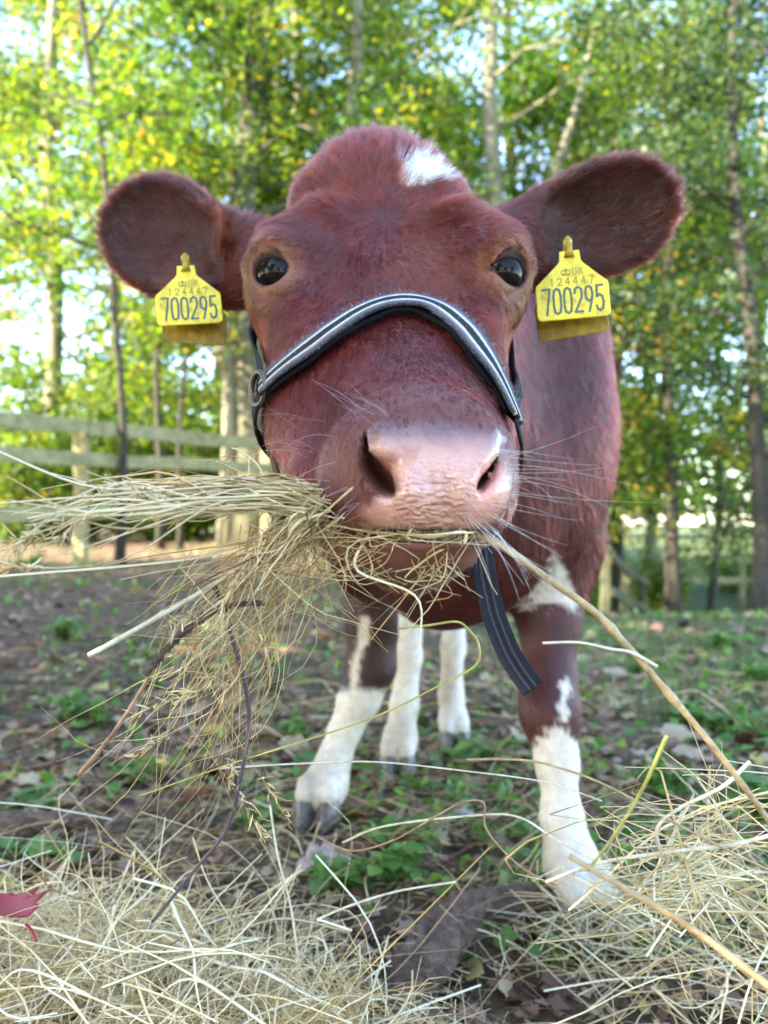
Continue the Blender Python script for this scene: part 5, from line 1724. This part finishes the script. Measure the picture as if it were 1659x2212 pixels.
# ------------------------------------------------------------------ root, branch, fallen leaves, weeds, grass
def log(name, label, cat, pts, r0, r1, mat, amp, k=48, m=150):
    C = np.array([pts], float)
    S_ = resample(C, m)[0]
    V, F = tube(S_, np.linspace(r0, r1, m), k)
    V = np.array(V)
    c = np.repeat(S_, k, 0)
    o_ = V - c; ln = np.linalg.norm(o_, axis=1, keepdims=True) + 1e-9
    th_ = np.tile(np.arange(k) * 2 * math.pi / k, m)
    rdg = np.abs(np.sin(th_ * 3.5 + 2.0 * snoise(c, 30, 4))) + 0.6 * np.abs(np.sin(th_ * 6.5 + 3.0 * snoise(c, 45, 5)))
    V = c + o_ * (0.9 + 0.9 * amp * snoise(V, 60, 1)[:, None] + 0.7 * amp * snoise(V, 260, 2)[:, None] + 0.8 * amp * (rdg - 0.9)[:, None])
    o = mesh_obj(name, V, F, mat, None, True); tag(o, label, cat)
    return o


root_m = M('root_bark').set(Roughness=0.85)
tr_ = root_m.n('ShaderNodeTexCoord')
nr_ = root_m.noise(70, 8, 0.75, tr_.outputs['Object'])
root_m.l(root_m.ramp(nr_.outputs[0], [(0.3, (0.085, 0.046, 0.034)), (0.50, (0.22, 0.135, 0.095)), (0.70, (0.40, 0.27, 0.19))]), root_m.b.inputs['Base Color'])
root_m.bump(nr_.outputs[0], 1.0, 0.02)


def G(px, Y, dz):
    x_ = (px - 829.5) / FPX * Y
    return (x_, Y, float(terrain(x_, Y)) + dz)


log('bare_root', 'thick dark bare root curving over the ground before the forward hoof', 'root', [G(830, 0.70, -0.02), G(872, 0.76, 0.02), G(930, 0.83, 0.032), G(1005, 0.90, 0.03), G(1085, 0.94, 0.018), G(1190, 0.955, 0.010), G(1300, 0.94, -0.015)], 0.033, 0.020, root_m.m, 0.22)
log('fallen_branch', 'grey fallen branch on the soil beyond the main heap', 'branch', [G(-160, 1.17, 0.02), G(20, 1.22, 0.022), G(110, 1.25, 0.02), G(175, 1.29, 0.012), G(230, 1.33, 0.0)], 0.026, 0.012, root_m.m, 0.10)


def litter_mat(name, stops):
    return leaf_mat(name, stops, (1.2, 1.0, 0.7), 0.2, 0.6)


lit_m = litter_mat('dry_leaf', [(0.0, (0.06, 0.03, 0.02)), (0.35, (0.22, 0.115, 0.07)), (0.6, (0.36, 0.23, 0.15)), (0.8, (0.44, 0.36, 0.22)), (1.0, (0.42, 0.34, 0.08))])


def flat_leaves(n, xr, yr, size, seed, tint=(0.45, 0.25)):
    r_ = np.random.default_rng(seed)
    y_ = np.exp(r_.uniform(math.log(yr[0]), math.log(yr[1]), n)); x_ = r_.uniform(-1, 1, n) * xr * y_
    c = np.stack([x_, y_, terrain(x_, y_) + 0.008], 1)
    a = r_.uniform(0, 6.28, n)
    d = np.stack([np.cos(a), np.sin(a), r_.normal(0, 0.25, n)], 1); d /= np.linalg.norm(d, axis=1, keepdims=True)
    s = np.cross(d, np.stack([r_.normal(0, 0.3, n), r_.normal(0, 0.3, n), np.ones(n)], 1)); s /= np.linalg.norm(s, axis=1, keepdims=True)
    up = np.cross(s, d)
    L = size * np.exp(r_.normal(0, 0.35, n))[:, None]
    # a lobed outline of eight points round the midrib
    ring = [(-0.5, 0), (-0.30, 0.20), (-0.12, 0.15), (0.02, 0.30), (0.18, 0.20), (0.36, 0.16), (0.52, 0), (0.36, -0.16), (0.18, -0.20), (0.02, -0.30), (-0.12, -0.15), (-0.30, -0.20)]
    V = np.stack([c + d * L * a_ + s * L * b_ + up * L * (abs(b_) * r_.uniform(-0.2, 0.9, n)[:, None] * 0.8 + 0.12 * a_ * a_) for a_, b_ in ring], 1)
    F = []
    base = (np.arange(n) * 12)[:, None]
    q = [(0, 1, 2, 11), (2, 3, 10, 11), (2, 10, 11, 11), (3, 4, 9, 10), (4, 5, 8, 9), (5, 6, 7, 8), (11, 2, 10, 10)]
    quads = np.array([(0, 1, 11, 11), (1, 2, 10, 11), (2, 3, 9, 10), (3, 4, 8, 9), (4, 5, 7, 8), (5, 6, 7, 7)])
    quads = np.array([(1, 2, 10, 11), (2, 3, 9, 10), (3, 4, 8, 9), (4, 5, 7, 8)])
    F = (base[:, :, None] + quads[None]).reshape(-1, 4)
    tn = np.clip(r_.normal(tint[0], tint[1], n), 0, 1)
    return V.reshape(-1, 3), F, np.repeat(np.repeat(tn[:, None], 3, 1), 12, 0)


V, F, C = flat_leaves(3600, 0.60, (1.5, 7.0), 0.050, 3)
V2, F2, C2 = flat_leaves(2300, 0.60, (0.72, 1.9), 0.026, 4)
F = np.concatenate([F, F2 + len(V)]); V = np.concatenate([V, V2]); C = np.concatenate([C, C2])
lo = fast_mesh('leaf_litter', V, F, lit_m, None, C)
tag(lo, 'dry brown leaf litter trodden over the soil', 'leaf litter', kind='stuff')


def one_leaf(label, px, py, Y, size, tint_rgb, seed, z=None):
    r_ = np.random.default_rng(seed)
    m = M('leaf_skin').set(Roughness=0.55)
    m.l(m.ramp(m.noise(90, 5, 0.7, m.n('ShaderNodeTexCoord').outputs['Object']).outputs[0], [(0.3, tuple(c * 0.55 for c in tint_rgb)), (0.65, tint_rgb)]), m.b.inputs['Base Color'])
    c = P(px, py, Y); c[2] = max(c[2], float(terrain(c[0], c[1])) + 0.008) if z is None else z
    a = r_.uniform(0, 6.28)
    d = np.array((math.cos(a), math.sin(a), r_.uniform(-0.1, 0.3))); s = np.cross(d, (r_.normal(0, .3), r_.normal(0, .3) + 0.4, 1)); s /= np.linalg.norm(s); u = np.cross(s, d)
    n = 15
    V = []; F = []
    for i in range(n):
        t = i / (n - 1)
        w = 0.33 * math.sin(math.pi * min(1, t * 1.02 + 0.02)) ** 0.8 * (1 + 0.30 * math.sin(t * 22))
        ctr = c + d * size * (t - 0.5) + u * size * 0.18 * math.sin(t * 2.6 + a)
        for b in (-1, -0.5, 0, 0.5, 1):
            V.append(ctr + s * size * w * b + u * size * (0.30 * w * abs(b)))
    for i in range(n - 1):
        for j in range(4):
            F.append((i * 5 + j, i * 5 + j + 1, (i + 1) * 5 + j + 1, (i + 1) * 5 + j))
    tail = resample(np.array([[c - d * size * 0.47, c - d * size * 0.6 + u * size * 0.03, c - d * size * 0.8]]), 6)[0]
    V2, F2 = tube(tail, 0.0011, 5)
    V = np.array(V); F = F + [tuple(i + len(V) for i in f) for f in F2]
    o = mesh_obj('fallen_leaf', np.concatenate([V, V2]), F, m.m, None, True)
    o.modifiers.new('thickness', 'SOLIDIFY').thickness = 0.0006
    tag(o, label, 'leaf', 'fallen leaves large enough to pick out')


for i, a in enumerate((('orange-brown fallen leaf beside the splayed front hoof', 765, 1765, 1.28, 0.085, (0.34, 0.13, 0.03)), ('crimson fallen leaf at the rim of the main heap', 26, 1950, 0.60, 0.062, (0.36, 0.012, 0.03)),
                     ('tan curled leaf lying far out beyond the fallen branch', 45, 1650, 1.62, 0.10, (0.33, 0.21, 0.10)), ('pinkish fallen leaf between the fallen branch and the hay', 210, 1735, 1.38, 0.085, (0.40, 0.24, 0.19)),
                     ('pinkish-brown leaf in front of the main heap top', 440, 1735, 1.30, 0.10, (0.33, 0.17, 0.12)), ('pale pink leaf on the soil beside the root end', 700, 1915, 1.08, 0.08, (0.47, 0.31, 0.27)),
                     ('pale lilac leaf on the soil between the front legs', 985, 1795, 1.25, 0.07, (0.45, 0.36, 0.38)), ('rust leaf under the arch of the bare root', 1010, 2005, 0.97, 0.07, (0.30, 0.12, 0.06)),
                     ('brown curled leaf half under the main heap edge', 160, 1850, 1.10, 0.10, (0.24, 0.13, 0.08)), ('yellow leaf lying towards the fence, largest of the yellow ones', 440, 1345, 3.0, 0.13, (0.48, 0.42, 0.14)),
                     ('cream-yellow leaf lying nearest the fence post', 300, 1275, 4.2, 0.14, (0.50, 0.44, 0.20)), ('pale green leaf flat on the soil below the hanging stems', 395, 1425, 2.5, 0.11, (0.36, 0.38, 0.2)))):
    one_leaf(*a, seed=60 + i)

weed_m = leaf_mat('weed_green', [(0.0, (0.045, 0.105, 0.035)), (0.5, (0.095, 0.200, 0.040)), (1.0, (0.20, 0.28, 0.07))], (1.9, 2.1, 0.9), 0.35, 0.4)


def weed(label, px, Y, h, nst, lf, seed, tint=0.5):
    r_ = np.random.default_rng(seed + 900)
    x_ = (px - 829.5) / FPX * Y
    z0 = float(terrain(x_, Y))
    t = empty('weed', (x_, Y, z0 - 0.004)); tag(t, label, 'weed', 'green weeds on the paddock floor')
    parts = []; pos = []
    for i in range(nst):
        a = r_.uniform(0, 6.28)
        b = limb_path((r_.normal(0, h * 0.25), r_.normal(0, h * 0.25), 0), (math.cos(a) * 0.6, math.sin(a) * 0.6, 1.0), h * r_.uniform(0.5, 1.1), r_, 6, 0.15)
        parts.append(tube(b, np.linspace(0.0012, 0.0006, 6), 4))
        for k_ in range(2, 6):
            for _ in range(2 if k_ < 5 else 3):
                pos.append((b[k_], b[k_] - b[0]))
    V, F = merge(parts); mesh_obj('stem', V, F, straw_green, t, True)
    Vs = []; Fs = []; Cs = []
    for bp_, ax in pos:
        a = r_.uniform(0, 6.28); d = np.array((math.cos(a), math.sin(a), r_.uniform(-0.2, 0.5))); d /= np.linalg.norm(d)
        s = np.cross(d, (r_.normal(0, 0.2), r_.normal(0, 0.2), 1)); s /= np.linalg.norm(s); u = np.cross(s, d)
        L = lf * r_.uniform(0.6, 1.3); o_ = len(Vs)
        tv = np.clip(r_.normal(tint, 0.18), 0, 1)
        for (aa, w) in ((0, 0.02), (0.18, 0.24), (0.42, 0.36), (0.68, 0.30), (0.88, 0.15), (1.0, 0.01)):
            for b in (-1, 0, 1):
                Vs.append(bp_ + d * L * aa + s * L * w * b + u * L * (0.12 * abs(b) * w * 2 - 0.22 * aa * aa)); Cs.append((tv,) * 3)
        for i in range(5):
            for j in range(2):
                Fs.append((o_ + i * 3 + j, o_ + i * 3 + j + 1, o_ + (i + 1) * 3 + j + 1, o_ + (i + 1) * 3 + j))
    fast_mesh('leaf_tuft', np.array(Vs), np.array(Fs), weed_m, t, np.array(Cs))


def Yof(py):                                    # ground distance that shows at height py
    return 0.52 / max(0.02, (py - 1106) / FPX - math.tan(PITCH))


for i, (lab, px, py, h, ns, lf) in enumerate((('bright green weed far out on the soil, first towards the fence', 135, 1410, 0.10, 9, 0.06), ('green weed below the tan curled leaf, broad and bright', 172, 1555, 0.09, 8, 0.055),
        ('small weed between two stems near the hanging hay', 330, 1500, 0.06, 5, 0.045), ('weed with pointed leaves under the hanging hay', 290, 1700, 0.07, 6, 0.045), ('weed under the brown flattened stem', 75, 1760, 0.06, 5, 0.04),
        ('clover-like weed in a mat between the front hooves', 895, 1720, 0.035, 12, 0.032), ('tall bright weed spike behind the forward hoof', 1042, 1650, 0.09, 3, 0.06), ('round-leaved weed left of the bare root', 735, 1960, 0.05, 6, 0.042),
        ('round-leaved weed close against the bare root', 850, 1960, 0.06, 7, 0.04), ('grassy weed just beyond the bare root', 850, 1860, 0.05, 6, 0.036), ('weed beside the splayed front hoof', 560, 1800, 0.05, 6, 0.04),
        ('weed past the forward leg on the greener ground', 1390, 1460, 0.08, 8, 0.05), ('weed on the greener ground nearest the loose heap', 1590, 1590, 0.09, 9, 0.055), ('yellow-green weed at the edge of the greener ground', 1640, 1470, 0.09, 8, 0.055),
        ('weed beyond the golden stalk joint', 1480, 1560, 0.06, 7, 0.045), ('low weed farthest out on the greener ground', 1560, 1400, 0.08, 8, 0.06), ('weed behind the white hind legs', 900, 1560, 0.05, 6, 0.045),
        ('weed between the forward leg and the loose strap', 1100, 1420, 0.06, 6, 0.05), ('weed between the hanging hay and the splayed leg', 640, 1600, 0.06, 6, 0.045), ('weed farthest out beneath the rail fence', 60, 1270, 0.16, 9, 0.10),
        ('weed beneath the loose heap straws', 1430, 1720, 0.07, 7, 0.045), ('dock-like weed beside the crimson leaf', 95, 1900, 0.05, 5, 0.05), ('weed in the corner past the loose heap', 1640, 1760, 0.07, 7, 0.05))):
    weed(lab, px, Yof(py), h * 0.9, int(ns * 1.5), lf * 0.62, i, 0.6)

grass_m = leaf_mat('grass_blade', [(0.0, (0.05, 0.07, 0.025)), (0.5, (0.13, 0.15, 0.055)), (1.0, (0.27, 0.25, 0.13))], (1.6, 1.6, 0.9), 0.3, 0.5)
# grass
r = np.random.default_rng(5)
def grass(n, yr, xf, h, wdt, dens, seed, tint):
    r_ = np.random.default_rng(seed)
    y_ = np.exp(r_.uniform(math.log(yr[0]), math.log(yr[1]), n * 3)); x_ = r_.uniform(-0.62, 0.62, n * 3) * y_
    pz = np.stack([x_, y_, np.zeros_like(x_)], 1)
    pr = np.clip(dens(x_, y_) + 0.35 * snoise(pz, 3.1, 2) + 0.25 * snoise(pz, 9, 3), 0, 1)
    k_ = np.nonzero(r_.random(n * 3) < pr)[0][:n]
    x_, y_ = x_[k_], y_[k_]; m = len(k_)
    z_ = terrain(x_, y_)
    a = r_.uniform(0, 6.28, m); H = h * np.exp(r_.normal(0, 0.4, m)); ln = r_.normal(0, 0.5, m)
    d = np.stack([np.cos(a), np.sin(a), np.zeros(m)], 1); s = np.stack([-np.sin(a), np.cos(a), np.zeros(m)], 1)
    V = []
    for t, w in ((0, 1.0), (0.5, 0.8), (1.0, 0.12)):
        c = np.stack([x_, y_, z_], 1) + d * (ln * H * t * t)[:, None] + np.array((0, 0, 1.0)) * (H * t * (1 - 0.25 * np.abs(ln) * t))[:, None]
        V += [c - s * wdt * w / 2, c + s * wdt * w / 2]
    V = np.stack(V, 1).reshape(-1, 3)
    F = ((np.arange(m) * 6)[:, None, None] + np.array([(0, 1, 3, 2), (2, 3, 5, 4)])[None]).reshape(-1, 4)
    tn = np.clip(r_.normal(tint, 0.22, m), 0, 1)
    return V, F, np.repeat(np.repeat(tn[:, None], 3, 1), 6, 0)


dn = lambda x_, y_: 0.12 + 0.75 * sstep((x_ / np.maximum(y_, 0.3) - 0.02) / 0.35) * sstep((y_ - 0.9) / 1.2) + 0.25 * sstep((y_ - 4) / 3)
gs = [grass(2200, (0.8, 2.5), 0.6, 0.024, 0.0020, dn, 1, 0.55), grass(9000, (2.0, 7.0), 0.6, 0.030, 0.0042, dn, 2, 0.6), grass(4500, (6.0, 16.0), 0.6, 0.07, 0.012, dn, 3, 0.7)]
Vs = []; Fs = []; Cs = []; o_ = 0
for V, F, C in gs:
    Vs.append(V); Fs.append(F + o_); Cs.append(C); o_ += len(V)
go = fast_mesh('grass', np.concatenate(Vs), np.concatenate(Fs), grass_m, None, np.concatenate(Cs))
tag(go, 'short thin grass over the paddock', 'grass', kind='stuff')
# low ground cover: small round leaves near the soil
V, F = leaves(np.zeros((1, 3)), np.array([0.02]))
nn3 = 2600
y_ = np.exp(r.uniform(math.log(0.85), math.log(7), nn3 * 2)); x_ = r.uniform(-0.6, 0.6, nn3 * 2) * y_
pz = np.stack([x_, y_, 0 * x_], 1)
k_ = r.random(nn3 * 2) < np.clip(0.25 + 0.6 * snoise(pz, 4.3, 6) + 0.35 * sstep((x_ / y_) / 0.3), 0, 1)
x_, y_ = x_[k_], y_[k_]
V, F = leaves(np.stack([x_, y_, terrain(x_, y_) + r.uniform(0.006, 0.03, len(x_))], 1), 0.020 + 0.006 * y_, 0.3, 8)
tn = np.clip(r.normal(0.5, 0.2, len(x_)), 0, 1)
gc = fast_mesh('ground_cover', V, F, weed_m, None, np.repeat(np.repeat(tn[:, None], 3, 1), 4, 0))
tag(gc, 'low green ground cover creeping over the soil', 'ground cover', kind='stuff')
